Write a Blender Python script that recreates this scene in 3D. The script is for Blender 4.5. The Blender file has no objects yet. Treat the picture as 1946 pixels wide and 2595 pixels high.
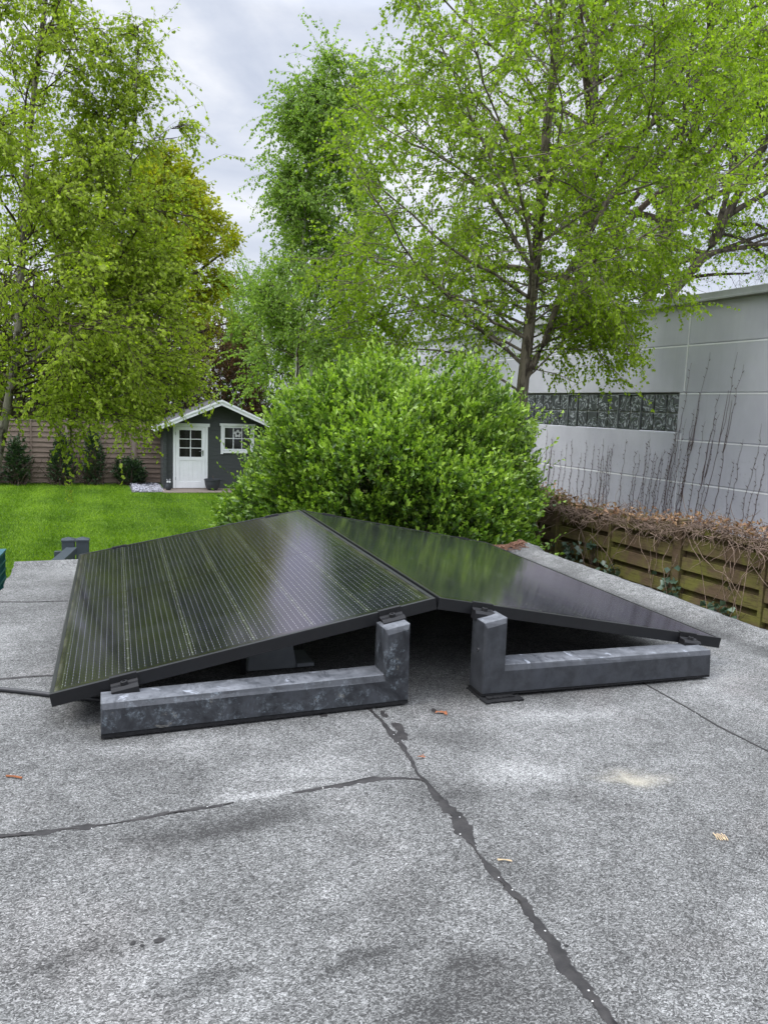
import bpy, bmesh, math, random
import numpy as np
from mathutils import Vector, Matrix
PI = math.pi
rad = math.radians
S = bpy.context.scene
C = S.collection

# ------------------------------------------------------------------ camera
F, PITCH, ROLL, H = 1977.4, -0.1321, 0.0359, 0.7685
cam = bpy.data.cameras.new('camera'); cam_o = bpy.data.objects.new('camera', cam); C.objects.link(cam_o)
fw = Vector((0, math.cos(PITCH), math.sin(PITCH))); up = Vector((0, -math.sin(PITCH), math.cos(PITCH))); rt = Vector((1, 0, 0))
r2 = math.cos(ROLL) * rt + math.sin(ROLL) * up; u2 = -math.sin(ROLL) * rt + math.cos(ROLL) * up
M = Matrix((r2, u2, -fw)).transposed().to_4x4(); M.translation = Vector((0, 0, H))
cam_o.matrix_world = M
cam.sensor_fit = 'HORIZONTAL'; cam.sensor_width = 36; cam.lens = F / 1946 * 36
cam.clip_start = 0.05; cam.clip_end = 1000
S.camera = cam_o

# ------------------------------------------------------------------ node helper
class NT:
    def __init__(s, nt): s.t = nt
    def n(s, typ, **kw):
        nd = s.t.nodes.new(typ)
        for k, v in kw.items():
            if k.startswith('i_'):
                key = k[2:]; key = int(key) if key.isdigit() else key.replace('_', ' ')
                s.put(nd.inputs[key], v)
            else: setattr(nd, k, v)
        return nd
    def put(s, sock, v):
        if isinstance(v, bpy.types.NodeSocket): s.t.links.new(v, sock)
        elif isinstance(v, bpy.types.Node): s.t.links.new(v.outputs[0], sock)
        else:
            if isinstance(v, tuple) and len(v) == 3 and sock.type == 'RGBA': v = v + (1,)
            sock.default_value = v
    def math(s, op, a, b=0.0, c=0.0, clamp=False):
        nd = s.t.nodes.new('ShaderNodeMath'); nd.operation = op; nd.use_clamp = clamp
        s.put(nd.inputs[0], a); s.put(nd.inputs[1], b)
        if op in ('MULTIPLY_ADD', 'SMOOTH_MIN', 'WRAP', 'COMPARE'): s.put(nd.inputs[2], c)
        return nd.outputs[0]
    def mix(s, f, a, b, mode='MIX'):
        nd = s.t.nodes.new('ShaderNodeMix'); nd.data_type = 'RGBA'; nd.blend_type = mode
        s.put(nd.inputs[0], f); s.put(nd.inputs[6], a); s.put(nd.inputs[7], b)
        return nd.outputs[2]
    def ramp(s, f, stops, interp='LINEAR'):
        nd = s.t.nodes.new('ShaderNodeValToRGB'); cr = nd.color_ramp; cr.interpolation = interp
        while len(cr.elements) < len(stops): cr.elements.new(0.5)
        for e, (p, c) in zip(cr.elements, stops):
            e.position = p; e.color = (c + (1,)) if isinstance(c, tuple) else (c, c, c, 1)
        s.put(nd.inputs[0], f); return nd.outputs[0]
    def noise(s, vec, scale, detail=4, rough=0.55, dist=0.0):
        nd = s.n('ShaderNodeTexNoise'); s.put(nd.inputs['Vector'], vec)
        nd.inputs['Scale'].default_value = scale; nd.inputs['Detail'].default_value = detail
        nd.inputs['Roughness'].default_value = rough; nd.inputs['Distortion'].default_value = dist
        return nd.outputs[0]
    def smooth(s, x, a, b):
        nd = s.n('ShaderNodeMapRange', interpolation_type='SMOOTHSTEP'); s.put(nd.inputs[0], x)
        nd.inputs[1].default_value = a; nd.inputs[2].default_value = b
        return nd.outputs[0]

# ------------------------------------------------------------------ world: overcast sky with soft cloud structure
W = bpy.data.worlds.new('World'); S.world = W; W.use_nodes = True
SUN_EL, SUN_AZ = rad(50), rad(245)      # azimuth measured clockwise from +Y
wt = NT(W.node_tree); W.node_tree.nodes.clear()
sky = wt.n('ShaderNodeTexSky', sky_type='NISHITA', sun_disc=False, sun_elevation=SUN_EL, sun_rotation=SUN_AZ)
tc = wt.n('ShaderNodeTexCoord').outputs['Generated']
sep = wt.n('ShaderNodeSeparateXYZ', i_0=tc)
mp = wt.n('ShaderNodeMapping'); wt.put(mp.inputs[0], tc); mp.inputs['Scale'].default_value = (1.0, 1.0, 2.6)
n1 = wt.noise(mp.outputs[0], 2.6, 6, 0.55, 0.5)
n2 = wt.noise(mp.outputs[0], 7.0, 5, 0.6, 0.2)
cl = wt.math('ADD', wt.math('MULTIPLY', n1, 0.72), wt.math('MULTIPLY', n2, 0.28))
cloud = wt.ramp(cl, [(0.36, (3.65, 4.0, 4.8)), (0.46, (4.4, 4.7, 5.4)), (0.55, (5.3, 5.5, 6.0)), (0.63, (6.3, 6.4, 6.6))])
lum = wt.ramp(sep.outputs['Z'], [(0.0, 1.05), (0.42, 1.1), (0.60, 3.9), (1.0, 5.2)])
cloud2 = wt.mix(1.0, cloud, lum, 'MULTIPLY')
skyc = wt.mix(0.93, sky.outputs[0], cloud2)
bg = wt.n('ShaderNodeBackground', i_Color=skyc); bg.inputs['Strength'].default_value = 0.1
wo = wt.n('ShaderNodeOutputWorld', i_Surface=bg.outputs[0])

sun = bpy.data.lights.new('sun', 'SUN'); sun.energy = 1.3; sun.angle = rad(25); sun.color = (1, 0.97, 0.92)
sun_o = bpy.data.objects.new('sun', sun); C.objects.link(sun_o)
sd = Vector((math.sin(SUN_AZ) * math.cos(SUN_EL), math.cos(SUN_AZ) * math.cos(SUN_EL), math.sin(SUN_EL)))
sun_o.rotation_euler = sd.to_track_quat('Z', 'Y').to_euler()
S.view_settings.view_transform = 'Standard'; S.view_settings.look = 'None'
S.view_settings.exposure = 0.62; S.view_settings.gamma = 1.0

# ------------------------------------------------------------------ scene helpers
def tag(o, label=None, cat=None, group=None, kind=None):
    if label: o['label'] = label
    if cat: o['category'] = cat
    if group: o['group'] = group
    if kind: o['kind'] = kind
    return o
def thing(name, label, cat, loc=(0, 0, 0), rotz=0, group=None):
    o = bpy.data.objects.new(name, None); C.objects.link(o); o.empty_display_size = 0.1
    o.location = loc; o.rotation_euler = (0, 0, rotz)
    return tag(o, label, cat, group)
def link(name, me, mat=None, parent=None, smooth=False):
    o = bpy.data.objects.new(name, me); C.objects.link(o)
    if mat: me.materials.append(mat)
    if parent: o.parent = parent
    if smooth:
        me.polygons.foreach_set('use_smooth', np.ones(len(me.polygons), dtype=bool))
    return o
def npmesh(name, V, Fc, k, attrs=None):
    """V (n,3), Fc (m,k) faces of constant size k"""
    me = bpy.data.meshes.new(name); V = np.asarray(V, dtype=np.float32); Fc = np.asarray(Fc, dtype=np.int32)
    me.vertices.add(len(V)); me.vertices.foreach_set('co', V.ravel())
    me.loops.add(Fc.size); me.loops.foreach_set('vertex_index', Fc.ravel())
    me.polygons.add(len(Fc)); me.polygons.foreach_set('loop_start', np.arange(len(Fc), dtype=np.int32) * k)
    me.polygons.foreach_set('loop_total', np.full(len(Fc), k, dtype=np.int32))
    me.update(calc_edges=True)
    for a, v in (attrs or {}).items():
        at = me.attributes.new(a, 'FLOAT', 'POINT'); at.data.foreach_set('value', np.asarray(v, dtype=np.float32))
    return me
class MB:
    def __init__(s): s.v = []; s.f = []
    def add(s, vs, fs):
        n = len(s.v); s.v += [tuple(v) for v in vs]; s.f += [tuple(i + n for i in f) for f in fs]; return s
    def box(s, x0, x1, y0, y1, z0, z1):
        return s.add([(x0,y0,z0),(x1,y0,z0),(x1,y1,z0),(x0,y1,z0),(x0,y0,z1),(x1,y0,z1),(x1,y1,z1),(x0,y1,z1)],
                     [(3,2,1,0),(4,5,6,7),(0,1,5,4),(1,2,6,5),(2,3,7,6),(3,0,4,7)])
    def prism(s, poly, y0, y1):
        """poly in xz (counter-clockwise seen from -y), extruded along y"""
        n = len(poly)
        vs = [(x, y0, z) for x, z in poly] + [(x, y1, z) for x, z in poly]
        fs = [tuple(range(n)), tuple(range(2*n-1, n-1, -1))] + [(i, i+n, (i+1) % n + n, (i+1) % n) for i in range(n)]
        return s.add(vs, fs)
    def tube(s, pts, rr, n=6, cap=True):
        pts = [Vector(p) for p in pts]; base = len(s.v)
        if not hasattr(rr, '__len__'): rr = [rr] * len(pts)
        for i, p in enumerate(pts):
            t = (pts[min(i+1, len(pts)-1)] - pts[max(i-1, 0)]).normalized()
            a = t.orthogonal().normalized() if i == 0 else (a - t * a.dot(t)).normalized()
            b = t.cross(a)
            for k in range(n):
                w = 2*PI*k/n; s.v.append(tuple(p + (a*math.cos(w) + b*math.sin(w)) * rr[i]))
        for i in range(len(pts)-1):
            for k in range(n):
                q = base + i*n
                s.f.append((q+k, q+(k+1) % n, q+n+(k+1) % n, q+n+k))
        if cap:
            s.f.append(tuple(base+k for k in range(n-1, -1, -1))); q = base+(len(pts)-1)*n
            s.f.append(tuple(q+k for k in range(n)))
        return s
    def lathe(s, prof, c=(0,0,0), n=24):
        base = len(s.v)
        for r, z in prof:
            for k in range(n):
                w = 2*PI*k/n; s.v.append((c[0]+r*math.cos(w), c[1]+r*math.sin(w), c[2]+z))
        for i in range(len(prof)-1):
            for k in range(n):
                q = base+i*n; s.f.append((q+k, q+(k+1) % n, q+n+(k+1) % n, q+n+k))
        s.f.append(tuple(base+k for k in range(n-1, -1, -1))); q = base+(len(prof)-1)*n
        s.f.append(tuple(q+k for k in range(n)))
        return s
    def build(s, name, mat, parent=None, bevel=0, smooth=False, seg=2):
        me = bpy.data.meshes.new(name); me.from_pydata(s.v, [], s.f); me.update()
        o = link(name, me, mat, parent, smooth)
        if bevel:
            m = o.modifiers.new('bevel', 'BEVEL'); m.width = bevel; m.segments = seg; m.limit_method = 'ANGLE'; m.angle_limit = rad(30)
        return o

# ------------------------------------------------------------------ materials
def newmat(name):
    m = bpy.data.materials.new(name); m.use_nodes = True; m.node_tree.nodes.clear(); t = NT(m.node_tree)
    out = t.n('ShaderNodeOutputMaterial'); return m, t, out
def principled(t, out, col, rough=0.6, spec=0.5, metal=0.0, bump=None, bs=0.3, bd=0.01):
    p = t.n('ShaderNodeBsdfPrincipled'); t.put(p.inputs['Base Color'], col); t.put(p.inputs['Roughness'], rough)
    t.put(p.inputs['Specular IOR Level'], spec); t.put(p.inputs['Metallic'], metal)
    if bump is not None:
        b = t.n('ShaderNodeBump', i_Height=bump); b.inputs['Strength'].default_value = bs; b.inputs['Distance'].default_value = bd
        t.put(p.inputs['Normal'], b.outputs[0])
    t.put(out.inputs[0], p.outputs[0]); return p
def simple(name, c1, c2=None, scale=6, rough=0.6, spec=0.4, metal=0.0, bs=0.2, bd=0.004, stretch=(1,1,1), detail=5):
    m, t, out = newmat(name); c2 = c2 or tuple(x*0.75 for x in c1)
    oc = t.n('ShaderNodeTexCoord').outputs['Object']
    mpn = t.n('ShaderNodeMapping'); t.put(mpn.inputs[0], oc); mpn.inputs['Scale'].default_value = stretch
    n = t.noise(mpn.outputs[0], scale, detail, 0.6)
    n2 = t.noise(mpn.outputs[0], scale*7, 3, 0.6)
    f = t.math('ADD', t.math('MULTIPLY', n, 0.7), t.math('MULTIPLY', n2, 0.3))
    col = t.ramp(f, [(0.35, c2), (0.65, c1)])
    principled(t, out, col, rough, spec, metal, n2, bs, bd); return m
def leafmat(name, cols, trans=0.4, rough=0.5, gloss=0.25, tcol=None):
    """cols: dark, mid, light leaf colours picked per leaf"""
    m, t, out = newmat(name)
    a = t.n('ShaderNodeAttribute', attribute_name='tint').outputs['Fac']
    col = t.ramp(a, [(0.0, cols[0]), (0.5, cols[1]), (1.0, cols[2])])
    p = t.n('ShaderNodeBsdfPrincipled'); t.put(p.inputs['Base Color'], col); p.inputs['Roughness'].default_value = rough
    p.inputs['Specular IOR Level'].default_value = gloss
    tr = t.n('ShaderNodeBsdfTranslucent'); t.put(tr.inputs[0], t.mix(1.0, col, tcol or (1.3, 1.45, 0.5), 'MULTIPLY'))
    ms = t.n('ShaderNodeMixShader'); ms.inputs[0].default_value = trans
    t.put(ms.inputs[1], p.outputs[0]); t.put(ms.inputs[2], tr.outputs[0]); t.put(out.inputs[0], ms.outputs[0]); return m

# roof felt with slate grit
def roof_mat():
    m, t, out = newmat('grit_felt'); oc = t.n('ShaderNodeTexCoord').outputs['Object']
    warp = t.n('ShaderNodeTexNoise'); t.put(warp.inputs['Vector'], oc); warp.inputs['Scale'].default_value = 90; warp.inputs['Detail'].default_value = 2
    wv = t.n('ShaderNodeVectorMath', operation='MULTIPLY_ADD'); t.put(wv.inputs[0], warp.outputs['Color']); wv.inputs[1].default_value = (0.012,)*3; t.put(wv.inputs[2], oc)
    mpn = t.n('ShaderNodeMapping'); t.put(mpn.inputs[0], wv.outputs[0]); mpn.inputs['Scale'].default_value = (1, 1.5, 1)
    v = t.n('ShaderNodeTexVoronoi'); t.put(v.inputs['Vector'], mpn.outputs[0]); v.inputs['Scale'].default_value = 370
    chip = t.n('ShaderNodeSeparateColor', i_0=v.outputs['Color']).outputs[0]
    v2 = t.n('ShaderNodeTexVoronoi'); t.put(v2.inputs['Vector'], mpn.outputs[0]); v2.inputs['Scale'].default_value = 640
    chip2 = t.n('ShaderNodeSeparateColor', i_0=v2.outputs['Color']).outputs[1]
    ch = t.math('ADD', t.math('MULTIPLY', chip, 0.68), t.math('MULTIPLY', chip2, 0.32))
    big = t.noise(oc, 1.7, 6, 0.62, 0.4); mid = t.noise(oc, 7, 5, 0.65, 0.2); fine = t.noise(oc, 34, 4, 0.7)
    # grit loss: threshold moves with the large noise
    sh = t.math('ADD', t.math('MULTIPLY', t.math('SUBTRACT', big, 0.5), 0.62), t.math('ADD', t.math('MULTIPLY', t.math('SUBTRACT', mid, 0.5), 0.42), t.math('MULTIPLY', t.math('SUBTRACT', fine, 0.5), 0.38)))
    def spot(x, y, rx, ry, ang, amp):
        ca, sa = math.cos(ang), math.sin(ang)
        s_ = t.n('ShaderNodeSeparateXYZ', i_0=t.n('ShaderNodeVectorMath', operation='MULTIPLY_ADD', i_0=warpbig, i_1=(0.12, 0.12, 0), i_2=oc).outputs[0])
        dx = t.math('SUBTRACT', s_.outputs[0], x + 0.06); dy = t.math('SUBTRACT', s_.outputs[1], y + 0.06)
        a = t.math('DIVIDE', t.math('ADD', t.math('MULTIPLY', dx, ca), t.math('MULTIPLY', dy, sa)), rx)
        b = t.math('DIVIDE', t.math('SUBTRACT', t.math('MULTIPLY', dy, ca), t.math('MULTIPLY', dx, sa)), ry)
        d = t.math('ADD', t.math('MULTIPLY', a, a), t.math('MULTIPLY', b, b))
        return t.math('MULTIPLY', t.math('POWER', 2.718, t.math('MULTIPLY', d, -1.0)), amp)
    wb = t.n('ShaderNodeTexNoise'); t.put(wb.inputs['Vector'], oc); wb.inputs['Scale'].default_value = 9; wb.inputs['Detail'].default_value = 4; warpbig = wb.outputs['Color']
    for a in ROOF_SPOTS: sh = t.math('ADD', sh, spot(*a))
    x = t.math('ADD', ch, sh)
    col = t.ramp(x, [(0.10, (0.032, 0.031, 0.030)), (0.34, (0.073, 0.073, 0.070)), (0.55, (0.132, 0.132, 0.127)), (0.74, (0.208, 0.208, 0.201)), (0.98, (0.37, 0.37, 0.36))])
    warm = t.smooth(t.noise(oc, 3.1, 3, 0.5), 0.52, 0.75)
    col = t.mix(t.math('MULTIPLY', warm, 0.35), col, (0.94, 0.86, 0.84), 'MULTIPLY')
    beige = spot(*ROOF_BEIGE); col = t.mix(t.math('MULTIPLY', beige, 0.42), col, (0.55, 0.50, 0.38))
    principled(t, out, col, 0.82, 0.25, 0, t.math('ADD', ch, t.math('MULTIPLY', fine, 0.7)), 0.55, 0.003); return m

# rig frame --------------------------------------------------------
OX, OY, TH = 0.1559, 2.0976, 0.3341
cth, sth = math.cos(TH), math.sin(TH)
def to_uv(x, y): dx, dy = x-OX, y-OY; return dx*cth+dy*sth, -dx*sth+dy*cth
def to_xy(u, v): return OX+u*cth-v*sth, OY+u*sth+v*cth
def rz(u, v):
    """roof surface height in the rig frame"""
    z = -0.012
    if u < -0.15: z += 0.0143*(u+0.15)
    if u > 0.15: z -= 0.0065*(u-0.15)
    z += 0.0035*math.sin(u*4.1+v*1.3)*math.sin(v*3.2-u) * min(1, abs(v+0.35)/0.5 if v < 0 else 1)*0.6
    z += 0.030*math.exp(-((u-1.41)/0.062)**2)
    if v > 1.9: z += 0.02*math.exp(-((v-2.04)/0.05)**2)
    return z
def spot_uv(x, y, rx, ry, ang, amp):
    u, v = to_uv(x, y); return (u, v, rx, ry, ang-TH, amp)
ROOF_SPOTS = [spot_uv(*a) for a in [
    (-0.22, 1.51, 0.10, 0.022, 0.35, 0.30), (-0.14, 1.60, 0.12, 0.05, 0.3, 0.13), (0.33, 1.63, 0.12, 0.05, 0.1, 0.20), (0.46, 1.97, 0.16, 0.05, 0.1, 0.22), (-0.5, 1.72, 0.25, 0.05, 0.2, 0.12),
    (-0.36, 1.35, 0.13, 0.04, 0.5, -0.27), (-0.21, 1.39, 0.08, 0.035, 0.4, -0.32), (0.15, 1.50, 0.07, 0.06, 0.4, -0.16), (0.14, 1.0, 0.08, 0.035, 0.5, -0.30),
    (-0.20, 0.985, 0.10, 0.022, 0.4, -0.2), (0.0, 1.02, 0.05, 0.014, 0.4, -0.28), (0.1, 0.93, 0.09, 0.025, 0.4, -0.2), (-0.42, 1.02, 0.05, 0.02, 0.4, -0.2), (0.02, 1.16, 0.12, 0.04, 0.3, -0.12), (0.40, 1.5, 0.3, 0.03, -0.1, -0.12),
    (0.17, 1.78, 0.15, 0.05, 0.3, -0.12), (0.9, 2.5, 0.2, 0.1, 0.3, 0.1), (-0.9, 2.25, 0.12, 0.3, 0.3, -0.1), (0.32, 0.9, 0.08, 0.03, 0.3, -0.15)]]
ROOF_SPOTS += [(1.27, 0.6, 0.05, 3.0, 0, -0.22), (1.42, 0.6, 0.045, 3.0, 0, 0.05), (0.17, -0.02, 0.25, 0.12, 0, -0.28)]
ROOF_BEIGE = spot_uv(0.568, 1.612, 0.055, 0.022, 0.0, 1.0)

# ------------------------------------------------------------------ ground
G = -1.66
def plain_soil():
    return simple('soil', (0.075, 0.055, 0.035), (0.03, 0.024, 0.016), 5, 0.95, 0.1, bs=0.6, bd=0.02)
def lawn_mat():
    m, t, out = newmat('lawn_grass'); oc = t.n('ShaderNodeTexCoord').outputs['Object']
    mpn = t.n('ShaderNodeMapping'); t.put(mpn.inputs[0], oc); mpn.inputs['Rotation'].default_value = (0, 0, -0.37); mpn.inputs['Scale'].default_value = (1, 1, 1)
    mp2 = t.n('ShaderNodeMapping'); t.put(mp2.inputs[0], oc); mp2.inputs['Scale'].default_value = (0.9, 1.6, 1)
    mp3 = t.n('ShaderNodeMapping'); t.put(mp3.inputs[0], mpn.outputs[0]); mp3.inputs['Scale'].default_value = (1, 0.06, 1)
    a = t.noise(mp2.outputs[0], 1.4, 6, 0.65); b = t.noise(mp2.outputs[0], 18, 5, 0.75); c = t.noise(oc, 120, 3, 0.8)
    f = t.math('ADD', t.math('ADD', t.math('MULTIPLY', a, 0.22), t.math('MULTIPLY', b, 0.36)), t.math('ADD', t.math('MULTIPLY', c, 0.42), t.math('MULTIPLY', t.noise(mp3.outputs[0], 1.6, 1, 0.4), 0.12)))
    col = t.ramp(f, [(0.46, (0.012, 0.036, 0.002)), (0.555, (0.050, 0.108, 0.003)), (0.66, (0.135, 0.235, 0.008))])
    principled(t, out, col, 0.9, 0.12, 0, t.math('ADD', c, b), 0.7, 0.03); return m
def grid_sheet(name, x0, x1, y0, y1, z, mat, label=None, cat=None):
    o = MB().add([(x0,y0,z),(x1,y0,z),(x1,y1,z),(x0,y1,z)], [(0,1,2,3)]).build(name, mat); return o
tag(grid_sheet('ground', -400, 400, -200, 600, G-0.05, simple('far_ground', (0.06, 0.085, 0.03), (0.035, 0.045, 0.02), 0.6, 0.95, 0.1)), kind='structure')
GY = 0.36                                      # yaw of the garden grid
cg, sg_ = math.cos(GY), math.sin(GY)
def gxy(o, a, b): return (o[0]+a*cg-b*sg_, o[1]+a*sg_+b*cg)
shed0 = (-6.08, 21.45)
lawn_v = [(-14, 3.0), (-0.4, 3.0), (-1.0, 12.0), (-3.4, 24.2), (-14, 20.0)]
lawn = MB().add([(x, y, G) for x, y in lawn_v], [tuple(range(5))]).build('lawn', lawn_mat()); tag(lawn, kind='structure')
soil_v = [(-0.4, 0), (8.0, 0), (3.0, 30.0), (-3.4, 30), (-1.0, 12.0), (-0.4, 3.0)]
soil = MB().add([(x, y, G-0.02) for x, y in soil_v], [tuple(range(6))]).build('planting_bed', plain_soil()); tag(soil, kind='structure')

# ------------------------------------------------------------------ garage with felt roof
gar = thing('garage', 'low flat roofed garage covered in grey grit roofing felt, carrying the solar panels', 'garage', (OX, OY, 0), TH)
U0, U1, V0, V1 = -1.285, 1.51, -4.2, 2.10
us = np.concatenate([np.linspace(U0, 1.25, 70), np.linspace(1.27, U1, 16)]); vs_ = np.concatenate([np.linspace(V0, 1.88, 150), np.linspace(1.9, V1, 12)])
V = []; Fc = []
for v in vs_:
    for u in us: V.append((u, v, rz(u, v)))
nu, nv = len(us), len(vs_)
rng0 = np.random.default_rng(3)
edge_w = rng0.normal(0, 0.004, nv)
for j in range(nv):
    for i in (0, nu-1):
        x, y, z = V[j*nu+i]; V[j*nu+i] = (x+edge_w[j]*(1 if i == 0 else 1), y, z)
for j in range(nv-1):
    for i in range(nu-1): q = j*nu+i; Fc.append((q, q+1, q+nu+1, q+nu))
# skirt
def skirt(ids):
    n0 = len(V)
    for i in ids: x, y, z = V[i]; V.append((x, y, z-0.09))
    for k in range(len(ids)-1): Fc.append((ids[k+1], ids[k], n0+k, n0+k+1))
skirt([i for i in range(nu)]); skirt([(nv-1)*nu+i for i in range(nu-1, -1, -1)])
skirt([j*nu for j in range(nv-1, -1, -1)]); skirt([j*nu+nu-1 for j in range(nv)])
me = bpy.data.meshes.new('roof'); me.from_pydata(V, [], Fc); me.update()
link('roof', me, roof_mat(), gar, True)
MB().box(U0+0.03, U1-0.03, V0+0.03, V1-0.03, G-0.05, -0.09).build('wall', simple('garage_brick', (0.22, 0.12, 0.08), (0.12, 0.07, 0.05), 8, 0.85), gar)
# bitumen seams bled out between the felt sheets
def seam_mat():
    m, t, out = newmat('bitumen_seam'); oc = t.n('ShaderNodeTexCoord').outputs['Object']
    v = t.n('ShaderNodeTexVoronoi'); t.put(v.inputs['Vector'], oc); v.inputs['Scale'].default_value = 170
    sp = t.math('MULTIPLY', t.math('LESS_THAN', v.outputs['Distance'], 0.24), t.math('GREATER_THAN', t.n('ShaderNodeSeparateColor', i_0=v.outputs['Color']).outputs[0], 0.955))
    n = t.noise(oc, 30, 5, 0.65); n2 = t.noise(oc, 300, 3, 0.6)
    col = t.mix(sp, t.ramp(n, [(0.35, (0.012, 0.011, 0.011)), (0.65, (0.032, 0.029, 0.028))]), (0.62, 0.62, 0.6))
    principled(t, out, col, 0.62, 0.35, 0, t.math('ADD', n2, t.math('MULTIPLY', n, 2.0)), 0.3, 0.002); return m
seams = [
 [(-0.04, 2.00, 0.005), (-0.015, 1.9449, 0.0066), (0.0157, 1.8699, 0.0095), (0.0484, 1.7821, 0.0114), (0.0736, 1.693, 0.0087), (0.093, 1.5977, 0.0048), (0.1088, 1.5654, 0.0094), (0.1407, 1.4721, 0.0204), (0.1571, 1.4331, 0.0274), (0.1696, 1.3858, 0.0229), (0.1785, 1.3425, 0.0141), (0.1879, 1.2979, 0.0045), (0.2109, 1.2395, 0.0142), (0.245, 1.1596, 0.0164), (0.2669, 1.0828, 0.0145), (0.2857, 1.0148, 0.0155), (0.3098, 0.9461, 0.0154), (0.3237, 0.9091, 0.0181), (0.3449, 0.8577, 0.0172), (0.40, 0.72, 0.016), (0.50, 0.45, 0.014)],
 [(-1.05, 1.19, 0.015), (-0.71, 1.3085, 0.0201), (-0.672, 1.3177, 0.0187), (-0.6189, 1.3294, 0.0215), (-0.5769, 1.346, 0.0087), (-0.5246, 1.3594, 0.0219), (-0.5106, 1.3632, 0.0039), (-0.4802, 1.3727, 0.0029), (-0.4251, 1.3966, 0.0105), (-0.4055, 1.4069, 0.0136), (-0.3022, 1.4448, 0.011), (-0.2717, 1.4596, 0.0016)],
 [(-0.1669, 1.4999, 0.0017), (-0.1501, 1.5078, 0.0084), (-0.0567, 1.5457, 0.0157), (-0.0094, 1.5701, 0.0269), (0.0201, 1.5729, 0.009), (0.0597, 1.576, 0.009), (0.0932, 1.5714, 0.0108), (0.1112, 1.562, 0.0142)],
 [(0.74, 2.40, 0.003), (0.7716, 2.2974, 0.0038), (0.7993, 2.2107, 0.006), (0.8502, 2.0492, 0.0079), (0.8803, 1.9354, 0.0085), (0.9207, 1.8365, 0.0091), (0.9472, 1.7715, 0.0089), (1.1, 1.35, 0.01)],
 [(-1.13, 2.095, 0.0134), (-1.0616, 2.1083, 0.0134), (-1.0041, 2.1278, 0.0185), (-0.9334, 2.1455, 0.0126), (-0.8602, 2.1603, 0.0076)],
 [(-1.48, 2.9428, 0.010), (-1.353, 2.948, 0.012), (-1.2184, 2.9746, 0.0081)]]
smat = seam_mat()
def seam(line, i):
    rng = random.Random(i); pts = [to_uv(a, b) + (w*(1.15 if i == 0 else .85),) for a, b, w in line]; fine_ = []
    for k in range(len(pts)-1):
        a, b = pts[k], pts[k+1]; L = math.hypot(b[0]-a[0], b[1]-a[1]); n = max(2, int(L/0.005))
        for j in range(n):
            f = j/n; s_ = f*f*(3-2*f); fine_.append((a[0]+(b[0]-a[0])*f, a[1]+(b[1]-a[1])*f, a[2]+(b[2]-a[2])*s_))
    V = []; Fc = []; wl = wr = 0
    for k, (u, v, w) in enumerate(fine_):
        k2 = min(k+1, len(fine_)-1); k1 = max(0, k-1)
        tx, ty = fine_[k2][0]-fine_[k1][0], fine_[k2][1]-fine_[k1][1]; L = math.hypot(tx, ty) or 1; nx, ny = -ty/L, tx/L
        wl = wl*0.8+rng.gauss(0, 0.12)*w; wr = wr*0.8+rng.gauss(0, 0.12)*w
        for s_, dz in ((w/2+wl, 0.0004), (w*0.25, 0.0022), (-w*0.25, 0.0022), (-w/2+wr, 0.0004)):
            x, y = u+nx*s_, v+ny*s_; V.append((x, y, rz(x, y)+dz))
    for k in range(len(fine_)-1):
        for j in range(3): q = k*4+j; Fc.append((q, q+4, q+5, q+1))
    me = bpy.data.meshes.new('seam'); me.from_pydata(V, [], Fc); me.update(); link('seam', me, smat, gar, True)
for i, l in enumerate(seams): seam(l, i)
# bare dark patches where the grit has come off
def patch(x, y, rx, ry, seed, n=26):
    rng = random.Random(seed); u, v = to_uv(x, y); V = [(u, v, rz(u, v)+0.0016)]; o = 0
    for k in range(n):
        w = 2*PI*k/n; o = 0.6*o+rng.gauss(0, 0.13); r = 1+o
        a, b = u+math.cos(w)*rx*r, v+math.sin(w)*ry*r; V.append((a, b, rz(a, b)+0.0012))
    Fc = [(0, 1+k, 1+(k+1) % n) for k in range(n)]
    me = bpy.data.meshes.new('bare_patch'); me.from_pydata(V, [], Fc); me.update(); link('bare_patch', me, smat, gar)
patch(0.052, 1.845, 0.012, 0.03, 1); patch(0.062, 1.795, 0.013, 0.03, 2); patch(-0.308, 1.056, 0.008, 0.006, 3); patch(-0.345, 1.05, 0.004, 0.004, 4)
patch(-0.33, 1.045, 0.004, 0.003, 5); patch(0.293, 1.063, 0.0035, 0.003, 6); patch(-0.135, 1.905, 0.01, 0.012, 7); patch(0.018, 1.92, 0.007, 0.02, 8); patch(0.15, 1.955, 0.008, 0.014, 9)

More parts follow.
